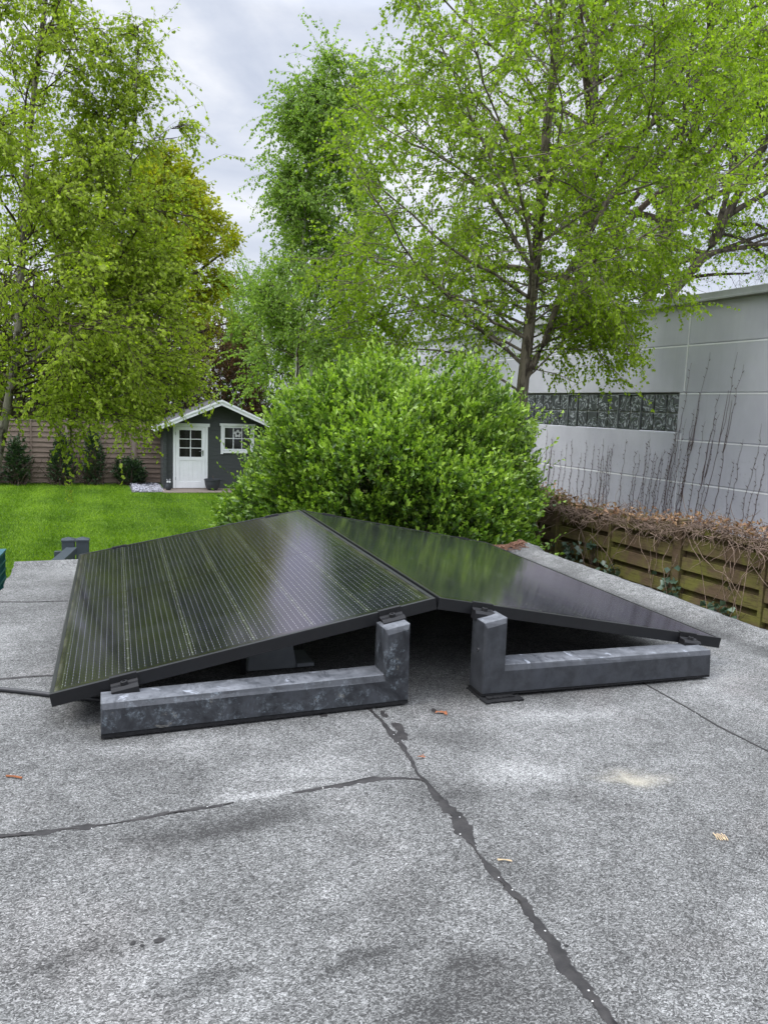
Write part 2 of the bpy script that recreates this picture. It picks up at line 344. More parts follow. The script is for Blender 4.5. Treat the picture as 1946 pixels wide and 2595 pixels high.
# ------------------------------------------------------------------ solar panels
def cell_mat():
    m, t, out = newmat('solar_cells'); oc = t.n('ShaderNodeTexCoord').outputs['Object']
    s_ = t.n('ShaderNodeSeparateXYZ', i_0=oc); x, y = s_.outputs[0], s_.outputs[1]
    X0, PX = 0.026, 0.158; Y0, PY = 0.030, 0.0805
    fx = t.math('SUBTRACT', x, X0); fy = t.math('SUBTRACT', y, Y0)
    inside = t.math('MULTIPLY', t.math('MULTIPLY', t.math('GREATER_THAN', fx, 0), t.math('LESS_THAN', fx, PX*6)), t.math('MULTIPLY', t.math('GREATER_THAN', fy, 0), t.math('LESS_THAN', fy, 1.63)))
    def near(val, period, off, w):       # 1 close to a line every `period`
        d = t.math('ABSOLUTE', t.math('SUBTRACT', t.math('FRACT', t.math('DIVIDE', t.math('ADD', val, off), period)), 0.5))
        return t.math('LESS_THAN', d, w/2/period)
    bus = near(fx, PX/10, 0.0, 0.0004)
    nb = t.noise(oc, 60, 2, 0.5)
    bus = t.math('MULTIPLY', bus, t.math('MULTIPLY_ADD', nb, 0.9, 0.35))
    dash = near(fy, PY/4, 0.0, 0.004)                 # solder pads along the wires
    pad = t.math('MULTIPLY', near(fx, PX/10, 0.0, 0.0012), dash)
    seamx = near(fx, PX, PX/2, 0.0035)
    gapy = near(fy, PY, PY/2, 0.0014)
    knot = t.math('MULTIPLY', near(fx, PX, PX/2, 0.007), near(fy, PY, PY/2, 0.0022))
    half = t.math('LESS_THAN', t.math('ABSOLUTE', t.math('SUBTRACT', y, 0.845)), 0.007)
    tone = t.n('ShaderNodeTexWhiteNoise', noise_dimensions='2D')
    cv = t.n('ShaderNodeCombineXYZ', i_0=t.math('FLOOR', t.math('DIVIDE', fx, PX)), i_1=t.math('FLOOR', t.math('DIVIDE', fy, PY))); t.put(tone.inputs['Vector'], cv.outputs[0])
    base = t.mix(tone.outputs[0], (0.0050, 0.0055, 0.0095), (0.0085, 0.009, 0.0155))
    col = t.mix(gapy, base, (0.004, 0.004, 0.005))
    col = t.mix(t.math('MULTIPLY', bus, 0.75), col, (0.27, 0.27, 0.27))
    col = t.mix(t.math('MULTIPLY', pad, 0.8), col, (0.36, 0.36, 0.35))
    col = t.mix(t.math('MULTIPLY', seamx, 0.6), col, (0.10, 0.11, 0.075))
    col = t.mix(t.math('MULTIPLY', knot, 0.6), col, (0.36, 0.37, 0.32))
    col = t.mix(half, col, (0.006, 0.006, 0.007))
    col = t.mix(inside, (0.008, 0.008, 0.009), col)
    dust = t.noise(oc, 9, 6, 0.7)
    col = t.mix(t.math('MULTIPLY', t.smooth(dust, 0.5, 0.8), 0.025), col, (0.4, 0.4, 0.38))
    edge = t.smooth(t.math('ABSOLUTE', t.math('SUBTRACT', x, 0.5)), 0.478, 0.488)
    col = t.mix(t.math('MULTIPLY', edge, t.math('MULTIPLY', t.smooth(dust, 0.35, 0.6), 0.10)), col, (0.5, 0.48, 0.38))
    bn = t.noise(oc, 420, 2, 0.5); bn2 = t.noise(oc, 5, 2, 0.5)
    rough = t.math('MULTIPLY_ADD', dust, 0.05, 0.045)
    bp = t.n('ShaderNodeBump', i_Height=bn2); bp.inputs['Strength'].default_value = 0.02; bp.inputs['Distance'].default_value = 0.001
    df = t.n('ShaderNodeBsdfDiffuse', i_Color=col); gl = t.n('ShaderNodeBsdfGlossy', i_Color=(0.98, 0.91, 1.0)); t.put(gl.inputs['Roughness'], t.math('ADD', rough, 0.025)); t.put(gl.inputs['Normal'], bp.outputs[0])
    fr = t.n('ShaderNodeFresnel'); fr.inputs['IOR'].default_value = 1.85
    ms = t.n('ShaderNodeMixShader'); t.put(ms.inputs[0], t.math('MULTIPLY', fr.outputs[0], 1.0)); t.put(ms.inputs[1], df.outputs[0]); t.put(ms.inputs[2], gl.outputs[0]); t.put(out.inputs[0], ms.outputs[0])
    return m
cellm = cell_mat()
framem = simple('black_anodised_frame', (0.009, 0.0095, 0.011), (0.006, 0.006, 0.007), 14, 0.38, 0.42, 0.0, bs=0.05)
clampm = simple('black_clamp', (0.012, 0.012, 0.013), (0.008, 0.008, 0.009), 14, 0.5, 0.3, 0.0, bs=0.05)
steel = simple('bolt_steel', (0.35, 0.35, 0.36), (0.2, 0.2, 0.21), 30, 0.35, 0.5, 0.9)
backm = simple('panel_back', (0.02, 0.02, 0.022), None, 5, 0.6)
TILT, ZR, GAP, PW, PL = 0.1849, 0.2573, 0.0125, 1.0, 1.69
FH = 0.033
def panel(sg, label):
    """sg -1: slopes down to the left, +1: to the right.  local x runs down the slope, y along the ridge."""
    root = thing('solar_panel', label, 'solar panel', group='black solar panels set back to back as a low ridge')
    A = Matrix.Rotation(TH, 4, 'Z') @ Matrix.Rotation(0.010, 4, 'X') @ Matrix.Rotation(-0.0038, 4, 'Y')
    A.translation = Vector((OX, OY, 0))
    tl = TILT - 0.0022*sg
    B = Matrix.Translation((sg*GAP/2, 0, ZR))
    # axes: local x along slope (down), local y along ridge, local z = out of the glass
    ex = Vector((sg*math.cos(tl), 0, -math.sin(tl))); ey = Vector((0, 1, 0)); ez = Vector((sg*math.sin(tl), 0, math.cos(tl)))
    if sg < 0:   # keep right handed: run y from the far end backwards
        ey = -ey; B = Matrix.Translation((sg*GAP/2, PL, ZR))
    Rm = Matrix((ex, ey, ez)).transposed().to_4x4()
    root.matrix_world = A @ B @ Rm
    w = 0.010
    fr = MB()
    # hollow frame profile: four mitred bars with a top lip
    for (x0, x1, y0, y1) in ((0, PW, 0, w), (0, PW, PL-w, PL), (0, w, w, PL-w), (PW-w, PW, w, PL-w)): fr.box(x0, x1, y0, y1, -FH, 0)
    fr.build('frame', framem, root, bevel=0.0009)
    fl = MB()
    for (x0, x1, y0, y1) in ((w, PW-w, w, 0.032), (w, PW-w, PL-0.032, PL-w), (w, 0.032, 0.032, PL-0.032), (PW-0.032, PW-w, 0.032, PL-0.032)): fl.box(x0, x1, y0, y1, -FH, -FH+0.002)
    fl.build('frame_flange', framem, root)
    g = MB().box(w, PW-w, w, PL-w, -0.0065, -0.0015).build('glass', cellm, root)
    MB().box(w+0.001, PW-w-0.001, w+0.001, PL-w-0.001, -0.009, -0.0068).build('backsheet', backm, root)
    MB().box(0.40, 0.52, PL/2-0.05, PL/2+0.05, -0.026, -0.0092).build('junction_box', backm, root, bevel=0.003)
    # clamps at both short edges: near ones show bolt heads
    # near edge is y=0 for sg>0, y=PL for sg<0
    for end in (0, 1):
        for cx in (0.135, 0.865 if sg > 0 else 0.83):
            q = thing('clamp', None, None); q.parent = root
            near = (end == 0)
            yy = (0 if near else PL) if sg > 0 else (PL if near else 0)
            o = -1 if yy == 0 else 1            # outward direction
            hw = 0.032
            # stepped profile in (outward, z)
            prof = [(-0.009, 0.0006), (-0.009, 0.0032), (0.0035, 0.0032), (0.0035, -0.012), (0.010, -0.016), (0.026, -0.016), (0.032, -0.023), (0.032, -0.041), (0.029, -0.041), (0.029, -0.026), (0.024, -0.020), (0.008, -0.020), (0.0006, -0.016), (0.0006, 0.0006)]
            n = len(prof); V = [(cx-hw, yy+o*a, z) for a, z in prof] + [(cx+hw, yy+o*a, z) for a, z in prof]
            F1 = list(range(n)); F2 = list(range(2*n-1, n-1, -1))
            if o > 0: F1.reverse(); F2.reverse()
            Fs = [tuple(F1), tuple(F2)] + [((i, i+n, (i+1) % n+n, (i+1) % n) if o < 0 else ((i+1) % n, (i+1) % n+n, i+n, i)) for i in range(n)]
            b = MB().add(V, Fs); q2 = b.build('bracket', clampm, q, bevel=0.0006)
            MB().box(cx-hw+0.002, cx+hw-0.002, yy+min(o*0.001, o*0.028), yy+max(o*0.001, o*0.028), -0.0415, -0.0205).build('foot', clampm, q)
            bo = MB().lathe([(0.0085, -0.016), (0.0085, -0.0075), (0.0075, -0.0065), (0.0045, -0.0065), (0.0045, -0.0105)], (cx, yy+o*0.016, 0), 14).build('bolt', steel if False else clampm, q)
            MB().lathe([(0.0045, -0.0112), (0.0045, -0.0108)], (cx, yy+o*0.016, 0), 10).build('hex_socket', steel, q)
    return root
panel(-1, 'black solar panel tilting down to the left, bright sky streak reflected in its glass')
panel(1, 'black solar panel tilting down to the right, dark glass mirroring green foliage')

# ------------------------------------------------------------------ concrete mounting blocks
def concrete(name, stain):
    m, t, out = newmat(name); oc = t.n('ShaderNodeTexCoord').outputs['Object']
    geo = t.n('ShaderNodeNewGeometry'); nz = t.n('ShaderNodeSeparateXYZ', i_0=t.n('ShaderNodeTexCoord').outputs['Normal']).outputs[2]
    n = t.noise(oc, 28, 6, 0.62, 0.3); n2 = t.noise(oc, 240, 3, 0.6); n3 = t.noise(oc, 9, 6, 0.68, 0.8)
    body = t.ramp(n, [(0.38, (0.024, 0.026, 0.030)), (0.62, (0.041, 0.044, 0.050))])
    body = t.mix(t.math('MULTIPLY', t.smooth(n3, 0.5, 0.62), 0.35), body, (0.050, 0.055, 0.066))
    if stain:
        s1 = t.noise(oc, 15, 9, 0.78, 0.5); s2 = t.noise(oc, 30, 6, 0.7, 0.6); v = t.n('ShaderNodeTexVoronoi', feature='DISTANCE_TO_EDGE'); v.inputs['Scale'].default_value = 26
        t.put(v.inputs['Vector'], oc)
        body = t.mix(t.smooth(n3, 0.36, 0.55), (0.009, 0.010, 0.013), body)
        s4 = t.noise(oc, 110, 6, 0.75, 0.3); eff = t.math('MULTIPLY', t.smooth(s1, 0.47, 0.60), t.math('MULTIPLY', t.smooth(s2, 0.40, 0.62), t.smooth(s4, 0.42, 0.60)))
        body = t.mix(t.math('MULTIPLY', eff, 0.85), body, (0.17, 0.20, 0.225))
        rust = t.math('MULTIPLY', t.smooth(s1, 0.60, 0.68), 0.6); body = t.mix(rust, body, (0.25, 0.235, 0.20))
    # weathered upper faces: bleached with dark wipes and a light lime line
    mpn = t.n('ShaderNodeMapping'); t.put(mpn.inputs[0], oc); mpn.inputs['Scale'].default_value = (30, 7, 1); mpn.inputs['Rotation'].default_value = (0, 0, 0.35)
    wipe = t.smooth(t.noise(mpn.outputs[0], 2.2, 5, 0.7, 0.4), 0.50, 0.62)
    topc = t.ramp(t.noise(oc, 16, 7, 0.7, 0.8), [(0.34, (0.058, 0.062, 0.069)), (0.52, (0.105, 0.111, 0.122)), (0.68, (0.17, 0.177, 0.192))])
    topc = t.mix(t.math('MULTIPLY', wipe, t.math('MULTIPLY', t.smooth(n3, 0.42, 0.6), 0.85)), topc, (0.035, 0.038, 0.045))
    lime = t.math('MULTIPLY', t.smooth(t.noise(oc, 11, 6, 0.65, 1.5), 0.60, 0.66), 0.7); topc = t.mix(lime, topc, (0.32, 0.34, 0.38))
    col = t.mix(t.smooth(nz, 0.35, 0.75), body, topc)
    vv = t.n('ShaderNodeTexVoronoi'); t.put(vv.inputs['Vector'], oc); vv.inputs['Scale'].default_value = 160
    pores = t.math('MULTIPLY', t.math('LESS_THAN', vv.outputs['Distance'], 0.16), t.math('GREATER_THAN', t.n('ShaderNodeSeparateColor', i_0=vv.outputs['Color']).outputs[0], 0.7))
    col = t.mix(t.math('MULTIPLY', pores, 0.6), col, (0.02, 0.022, 0.026))
    principled(t, out, col, 0.55, 0.4, 0, t.math('SUBTRACT', t.math('ADD', n2, t.math('MULTIPLY', n, 2)), pores), 0.25, 0.0015); return m
rubber = simple('rubber_mat', (0.022, 0.022, 0.023), (0.010, 0.010, 0.011), 60, 0.9, 0.2, bs=0.8, bd=0.004)
BL, BH, UH, UW, BD = 0.7663, 0.0794, 0.2065, 0.0687, 0.0833
def block(sg, a, vb, yaw, pl, dz, mat, label, tin, tout, bolt=False):
    """L-shaped block, inner front corner at rig (a, vb); runs outwards"""
    x, y = to_xy(a, vb); root = thing('mounting_block', label, 'concrete block', (x, y, dz), TH+yaw, 'dark concrete blocks under the solar panels')
    sh = lambda d: pl*d
    cut = 0.022       # bevel of the outer upper end
    rb = 0.006 if sg < 0 else 0.002
    P = [(0, rb), (0, UH+tin), (UW, UH+tout), (UW, BH), (BL-0.0, BH+sh(BL)), (BL, rb+sh(BL))]
    V = []; n = len(P); ch = 0.014
    # front face is set slightly back at its upper edge (moulded chamfer) -> 3 rings in depth
    def inset(i, d):
        x_, z_ = P[i]
        if i == 1: return x_+d*0.4, z_-d
        if i == 2: return x_-d*0.4, z_-d
        if i == 3: return x_-d*0.25, z_-d
        if i == 4: return x_-d*0.3, z_-d
        return x_, z_
    rings = [(0.0, ch), (ch*0.55, 0.0), (BD, 0.0)]
    for yy, d in rings:
        for i in range(n): px, pz = inset(i, d); V.append((sg*px, yy, pz))
    Fc = [tuple(range(n)), tuple(range(3*n-1, 2*n-1, -1))]
    for r in range(2):
        for i in range(n): j = (i+1) % n; Fc.append((r*n+i, r*n+n+i, r*n+n+j, r*n+j))
    if sg > 0: Fc = [tuple(reversed(f)) for f in Fc]
    MB().add(V, Fc).build('body', mat, root, bevel=0.0016)
    x0, x1 = sorted((sg*0.004, sg*(BL-0.003)))
    R_ = MB().add([(sg*-0.0, 0.001, -0.004), (sg*BL, 0.001, -0.004+sh(BL)), (sg*BL, BD-0.002, -0.004+sh(BL)), (0, BD-0.002, -0.004),
                   (0, 0.001, rb-.0005), (sg*BL, 0.001, rb-.0005+sh(BL)), (sg*BL, BD-0.002, rb-.0005+sh(BL)), (0, BD-0.002, rb-.0005)],
                  [(0,3,2,1),(4,5,6,7),(0,1,5,4),(1,2,6,5),(2,3,7,6),(3,0,4,7)] if sg > 0 else [(1,2,3,0),(7,6,5,4),(4,5,1,0),(5,6,2,1),(6,7,3,2),(7,4,0,3)])
    R_.build('rubber_strip', rubber, root)
    if bolt:
        b = MB(); b.tube([(-sg*-0.0006, 0.038, 0.118), (-sg*0.0022, 0.038, 0.118)], 0.0042, 14)
        b.build('insert_sleeve', steel, root)
        MB().tube([(-sg*0.0020, 0.038, 0.118), (-sg*0.0026, 0.038, 0.118)], 0.0022, 10).build('insert_hole', rubber, root)
    return root
conA, conB = concrete('concrete_stained', True), concrete('concrete_plain', False)
bg2 = 0.2127/2
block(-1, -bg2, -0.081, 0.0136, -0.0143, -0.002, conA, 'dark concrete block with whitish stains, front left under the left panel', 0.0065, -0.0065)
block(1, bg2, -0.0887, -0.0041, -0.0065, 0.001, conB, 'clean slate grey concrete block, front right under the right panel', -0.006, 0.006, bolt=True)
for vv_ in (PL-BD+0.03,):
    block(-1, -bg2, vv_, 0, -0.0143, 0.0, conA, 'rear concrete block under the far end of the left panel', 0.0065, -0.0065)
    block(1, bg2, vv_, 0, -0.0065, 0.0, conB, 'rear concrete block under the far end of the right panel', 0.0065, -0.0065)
# rubber packing under the inner end of the right block
def crumb_pad(name, label, u0, u1, v0, v1, z0, z1, yaw, seed):
    rng = random.Random(seed); n = 22; ring = []
    for (a, b, c, d) in ((u0, v0, u1, v0), (u1, v0, u1, v1), (u1, v1, u0, v1), (u0, v1, u0, v0)):
        for k in range(n):
            f = k/n; ring.append((a+(c-a)*f+rng.gauss(0, .0014), b+(d-b)*f+rng.gauss(0, .0014)))
    N = len(ring); V = [(x, y, z0) for x, y in ring]+[(x, y, z1+rng.gauss(0, .0005)) for x, y in ring]
    Fc = [tuple(range(N-1, -1, -1)), tuple(range(N, 2*N))]+[(i, (i+1) % N, (i+1) % N+N, i+N) for i in range(N)]
    x, y = to_xy(0, 0); o = MB().add(V, Fc).build(name, rubber); o.location = (OX, OY, 0); o.rotation_euler = (0, 0, TH+yaw)
    return tag(o, label, 'rubber pad', 'rubber packing pads under the right block')
z_r = rz(0.17, -0.1)
crumb_pad('rubber_pad', 'black crumb rubber pad lower of the two under the right block', bg2-0.004, bg2+0.112, -0.122, 0.0, z_r-0.003, z_r+0.005, 0.0, 5)
crumb_pad('rubber_pad', 'black crumb rubber pad upper of the two under the right block', bg2+0.004, bg2+0.086, -0.112, -0.005, z_r+0.0054, z_r+0.0085, 0.06, 6)

# grey equipment tray seen under the left panel
gp = simple('grey_plastic', (0.26, 0.28, 0.30), (0.2, 0.215, 0.23), 5, 0.5)
x, y = to_xy(-0.40, 0.28); tr_ = thing('grey_ballast_tray', 'light grey plastic tray with stepped flange in the dark under the left panel', 'plastic tray', (x, y, -0.012), TH+0.02)
MB().prism([(-0.075, 0.0), (0.075, 0.0), (0.058, 0.085), (-0.066, 0.085)], 0, 0.30).build('body', gp, tr_, bevel=0.003)
MB().box(0.072, 0.125, -0.01, 0.12, 0.004, 0.016).build('flange', gp, tr_, bevel=0.002)
MB().box(-0.098, -0.082, -0.02, 0.0, 0.0, 0.11).build('upright', clampm, tr_, bevel=0.001)

# cable on the left
cabm = simple('cable_sheath', (0.030, 0.030, 0.034), (0.02, 0.02, 0.022), 20, 0.45)
cb = MB(); cp = []
for i in range(25):
    f = i/24; X = -1.35+f*0.72; Y = 2.06-0.16*f+0.10*math.sin(f*2.4)*0.3; u, v = to_uv(X, Y); cp.append((X, Y, rz(u, v)+0.0075+0.02*max(0, f-0.7)))
cb.tube(cp, 0.0065, 10); tag(cb.build('cable', cabm, None, smooth=True), 'thick black cable running over the roof felt to the left panel', 'cable')

# ------------------------------------------------------------------ roof debris
rust = simple('dead_leaf', (0.30, 0.105, 0.04), (0.16, 0.06, 0.025), 80, 0.8); straw = simple('straw_twig', (0.62, 0.47, 0.28), (0.4, 0.3, 0.18), 60, 0.8)
def debris(name, label, cat, x, y, kind, seed, size, mat, group=None):
    rng = random.Random(seed); u, v = to_uv(x, y); z = rz(u, v)+0.0025; b = MB()
    if kind == 'leaf':
        for k in range(3):
            a = rng.uniform(0, PI); cx, cy = rng.uniform(-.5, .5)*size, rng.uniform(-.4, .4)*size; n = 9; ring = []
            for j in range(n):
                w = 2*PI*j/n; r = size*(0.42 if j % 2 else 0.22)*rng.uniform(.7, 1.2)
                ring.append((cx+math.cos(w)*r*1.4*math.cos(a)-math.sin(w)*r*.6*math.sin(a), cy+math.cos(w)*r*1.4*math.sin(a)+math.sin(w)*r*.6*math.cos(a), rng.uniform(0.0005, .004)))
            b.add([(cx, cy, .0035)]+ring, [(0, 1+j, 1+(j+1) % n) for j in range(n)])
    else:
        for k in range(kind):
            a = rng.gauss(0, .16) if kind < 4 else (PI/2+rng.gauss(0, .22)); cx, cy = ((0, rng.gauss(0, .001)) if kind < 4 else ((k-kind/2)*size*.17, rng.gauss(0, .002)))
            L = size*rng.uniform(.8, 1.1)/2; b.tube([(cx-L*math.cos(a), cy-L*math.sin(a), 0), (cx, cy, .0015), (cx+L*math.cos(a), cy+L*math.sin(a), .0005)], .0008 if kind > 1 else .0022, 5)
    o = b.build(name, mat); o.location = (x, y, z); return tag(o, label, cat, group)
debris('dead_leaf', 'small orange dead leaf in front of the gap between the blocks', 'dead leaf', .166, 1.935, 'leaf', 1, .026, rust)
debris('dead_leaf', 'tiny orange leaf scrap beside the long bitumen seam', 'dead leaf', .102, 1.676, 'leaf', 2, .013, rust)
debris('twig', 'short rust brown catkin lying on the felt at the left edge', 'catkin', -.752, 1.538, 1, 11, .034, rust)
debris('twig', 'pair of pale straw needles lying beside the bitumen seam', 'twig', .233, 1.275, 2, 12, .026, straw)
debris('pine_needles', 'little bundle of pale upright pine needles on the right part of the felt', 'pine needles', .658, 1.379, 6, 13, .022, straw)
debris('dead_leaf', 'dark brown leaf fragment in front of the stained concrete block', 'dead leaf', -.62, 1.85, 'leaf', 7, .010, rust)
lit = simple('leaf_litter', (0.20, 0.10, 0.06), (0.10, 0.055, 0.035), 60, 0.9); b = MB(); rng = random.Random(4)
for k in range(420):
    u = rng.uniform(1.12, 1.40); v = 2.03+rng.gauss(0, .028)-(1.3-u)*.05; a = rng.uniform(0, PI); L = rng.uniform(.012, .05); z = rz(u, min(v, 2.09))+.003+rng.uniform(0, .006)
    x, y = to_xy(u, min(v, 2.10)); b.tube([(x-L/2*math.cos(a), y-L/2*math.sin(a), z), (x, y, z+.004), (x+L/2*math.cos(a), y+L/2*math.sin(a), z)], rng.uniform(.001, .003), 4)
tag(b.build('leaf_litter', lit), 'reddish brown dead leaf litter piled on the far right corner of the roof', 'leaf litter', kind='stuff')

exec_marker = True
# ------------------------------------------------------------------ foliage engine (numpy)
def unit(a): return a/np.maximum(np.linalg.norm(a, axis=-1, keepdims=True), 1e-9)
def walk(rng, P, D, L, k, droop=0.0, wander=0.15, lift=0.0):
    """n polylines of k points"""
    n = len(P); out = np.zeros((n, k, 3)); out[:, 0] = P; d = unit(D.copy()); st = (L/(k-1))[:, None]
    for i in range(1, k):
        d = d + rng.normal(0, wander, (n, 3)); d[:, 2] += (lift-droop*(i/(k-1)))*1.0; d = unit(d); out[:, i] = out[:, i-1]+d*st
    return out
def spawn(rng, PL_, L, m, t0, t1, ang, jit=0.25):
    n, k, _ = PL_.shape; t = rng.uniform(t0, t1, (n, m)); x = t*(k-1); i = np.minimum(x.astype(int), k-2); f = (x-i)[..., None]
    ii = np.arange(n)[:, None]; A = PL_[ii, i]; B = PL_[ii, i+1]; P = A*(1-f)+B*f; T = unit(B-A)
    R_ = rng.normal(0, 1, (n, m, 3)); R_ -= (R_*T).sum(-1, keepdims=True)*T; R_ = unit(R_)
    a = ang+rng.normal(0, jit, (n, m, 1)); D = np.cos(a)*T+np.sin(a)*R_
    return P.reshape(-1, 3), D.reshape(-1, 3), t.reshape(-1), np.repeat(L, m)
def tubes(PL_, r0, r1, s=3):
    n, k, _ = PL_.shape; T = unit(np.gradient(PL_, axis=1)); ref = np.where(np.abs(T[..., 2:3]) > 0.9, np.array([1., 0, 0]), np.array([0, 0, 1.]))
    A = unit(np.cross(T, ref)); B = np.cross(T, A); t = np.linspace(0, 1, k)[None, :, None]
    r0 = np.broadcast_to(np.asarray(r0), (n,)); r1 = np.broadcast_to(np.asarray(r1), (n,))
    rr = (r0[:, None, None]*(1-t)+r1[:, None, None]*t)
    w = 2*PI*np.arange(s)/s; V = PL_[:, :, None, :]+rr[..., None]*(A[:, :, None, :]*np.cos(w)[None, None, :, None]+B[:, :, None, :]*np.sin(w)[None, None, :, None])
    base = (np.arange(n)*k*s)[:, None, None]+(np.arange(k-1)*s)[None, :, None]; j = np.arange(s)[None, None, :]; j2 = (j+1) % s
    Fc = np.stack([base+j, base+j2, base+s+j2, base+s+j], -1).reshape(-1, 4)
    return V.reshape(-1, 3), Fc
def merge(parts):
    Vs, Fs, o = [], [], 0
    for V, Fc in parts: Vs.append(V); Fs.append(Fc+o); o += len(V)
    return np.concatenate(Vs), np.concatenate(Fs)
def leaf_mesh(rng, P, Ax, size, aspect=0.75, fold=0.25, wide=0.38, tint=None):
    n = len(P); Ax = unit(Ax); R_ = rng.normal(0, 1, (n, 3)); R_ -= (R_*Ax).sum(-1, keepdims=True)*Ax; Sd = unit(R_); N = np.cross(Ax, Sd)
    L = (size*rng.uniform(0.7, 1.2, n))[:, None]; w = L*aspect/2
    a = P; b = P+Ax*L*wide+Sd*w+N*L*fold*0.5; c = P+Ax*L-N*L*0.1; d = P+Ax*L*wide-Sd*w+N*L*fold*0.5; e = P+Ax*L*(wide+0.05)
    V = np.stack([a, b, c, d], 1).reshape(-1, 3); i = np.arange(n)[:, None]*4
    Fc = np.concatenate([i+np.array([[0, 1, 2]]), i+np.array([[0, 2, 3]])], 0)
    if tint is None: tint = np.clip(rng.normal(0.5, 0.25, n), 0, 1)
    return V, Fc, np.repeat(tint, 4)
def put_leaves(root, name, mat, V, Fc, tint): return link(name, npmesh(name, V, Fc, 3, {'tint': tint}), mat, root)
def put_tubes(root, name, mat, parts):
    V, Fc = merge(parts); return link(name, npmesh(name, V, Fc, 4), mat, root, True)
def poly(pts, k):
    p = np.array(pts, float); d = np.concatenate([[0], np.cumsum(np.linalg.norm(np.diff(p, axis=0), axis=1))]); t = np.linspace(0, d[-1], k)
    return np.stack([np.interp(t, d, p[:, i]) for i in range(3)], 1)
def tree(name, label, cat, seed, trunks, limbs, leafm, barkm, m2=10, m3=8, l2=0.42, l3=0.3, leaf=0.045, nleaf=10, droop2=0.10, droop3=0.35, wand=0.12,
         aspect=0.8, cull=None, ang2=0.9, ang3=0.8, group=None, twigm=None, lmb_droop=0.03, down=0.9, t2=0.2, hang=0, hangl=0.6, tintf=None, limbr=0.018, k3=5):
    """trunks: list of (points, r0, r1); limbs: (start, direction, length) arrays in world coordinates"""
    rng = np.random.default_rng(seed); base = np.array(trunks[0][0][0]); root = thing(name, label, cat, tuple(base), 0, group)
    tp = []
    for pts, r0, r1 in trunks:
        k = 24; P = poly(pts, k)[None]; P = P+np.cumsum(rng.normal(0, r0*0.09, P.shape), axis=1)*np.linspace(0, 1, k)[None, :, None]
        tp.append(tubes(P-base, r0, r1, 12))
    put_tubes(root, 'trunk', barkm, tp)
    S0, D0, L0 = (np.array(a, float) for a in limbs)
    for it in range(9):
        r1_ = np.random.default_rng(seed+5); P1 = walk(r1_, S0, D0, L0, 11, lmb_droop, wand*0.7)
        if cull is None: break
        bad = ~cull(P1[:, -1]); L0 = np.where(bad, L0*0.86, L0)
    r1 = limbr*(L0/2.5)
    S1, D1, t1, Lp = spawn(rng, P1, L0, m2, t2, 1.0, ang2); L1 = Lp*l2*(1.15-0.75*t1)*rng.uniform(0.6, 1.3, len(t1))
    if cull is not None: k_ = cull(S1+unit(D1)*L1[:, None]*0.7); S1, D1, L1, t1 = S1[k_], D1[k_], L1[k_], t1[k_]
    P2 = walk(rng, S1, D1, L1, 7, droop2, wand)
    S2, D2, t2_, Lp2 = spawn(rng, P2, L1, m3, 0.1, 1.0, ang3); L2 = np.full(len(t2_), l3)*rng.uniform(0.5, 1.4, len(t2_))
    if hang:   # long hanging switches from the sub-branches
        Sh, Dh, th, Lh = spawn(rng, P2, L1, hang, 0.4, 1.0, 0.5); S2 = np.concatenate([S2, Sh]); D2 = np.concatenate([D2, Dh]); L2 = np.concatenate([L2, hangl*rng.uniform(0.5, 1.5, len(th))])
    if cull is not None: k_ = cull(S2); S2, D2, L2 = S2[k_], D2[k_], L2[k_]
    P3 = walk(rng, S2, D2, L2, k3, droop3, wand)
    parts = [tubes(P1-base, r1, r1*0.25, 6), tubes(P2-base, 0.0065, 0.0025, 4), tubes(P3-base, 0.0022, 0.0010, 3)]
    put_tubes(root, 'branches', twigm or barkm, parts)
    if nleaf:
        n, k, _ = P3.shape; per = np.maximum(1, (nleaf*L2/l3)).astype(int); idx = np.repeat(np.arange(n), per); t = rng.uniform(0.05, 1, len(idx))*(k-1)
        i = np.minimum(t.astype(int), k-2); f = (t-i)[:, None]; A, B = P3[idx, i], P3[idx, i+1]; P = A*(1-f)+B*f
        Ax = unit(B-A)*0.5+rng.normal(0, 0.55, P.shape); Ax[:, 2] -= down; P = P+unit(Ax)*leaf*0.3
        tint = np.clip(rng.normal(0.5, 0.2, len(P))+rng.normal(0, 0.14, n)[idx], 0, 1)
        if tintf is not None: tint = np.clip(tint+tintf(P), 0, 1)
        V, Fc, tt = leaf_mesh(rng, P-base, Ax, leaf, aspect, tint=tint); put_leaves(root, 'crown', leafm, V, Fc, tt)
    return root
def ring_limbs(seed, trunk, n, z0, z1, len0, len1, el0, el1, az=None, azspread=PI):
    rng = np.random.default_rng(seed); tr = poly(trunk, 60); S_, D_, L_ = [], [], []
    for i in range(n):
        f = (i+rng.uniform(0, 1))/n; z = z0+(z1-z0)*f; k = np.argmin(np.abs(tr[:, 2]-z)); a = i*2.399+rng.uniform(-.4, .4) if az is None else az+rng.uniform(-azspread, azspread)
        e = el0+(el1-el0)*f+rng.normal(0, .12); L = (len0+(len1-len0)*f)*rng.uniform(.8, 1.15)
        S_.append(tr[k]); D_.append((math.cos(a)*math.cos(e), math.sin(a)*math.cos(e), math.sin(e))); L_.append(L)
    return S_, D_, L_
def cat_limbs(*ls): return [sum((list(l[i]) for l in ls), []) for i in range(3)]

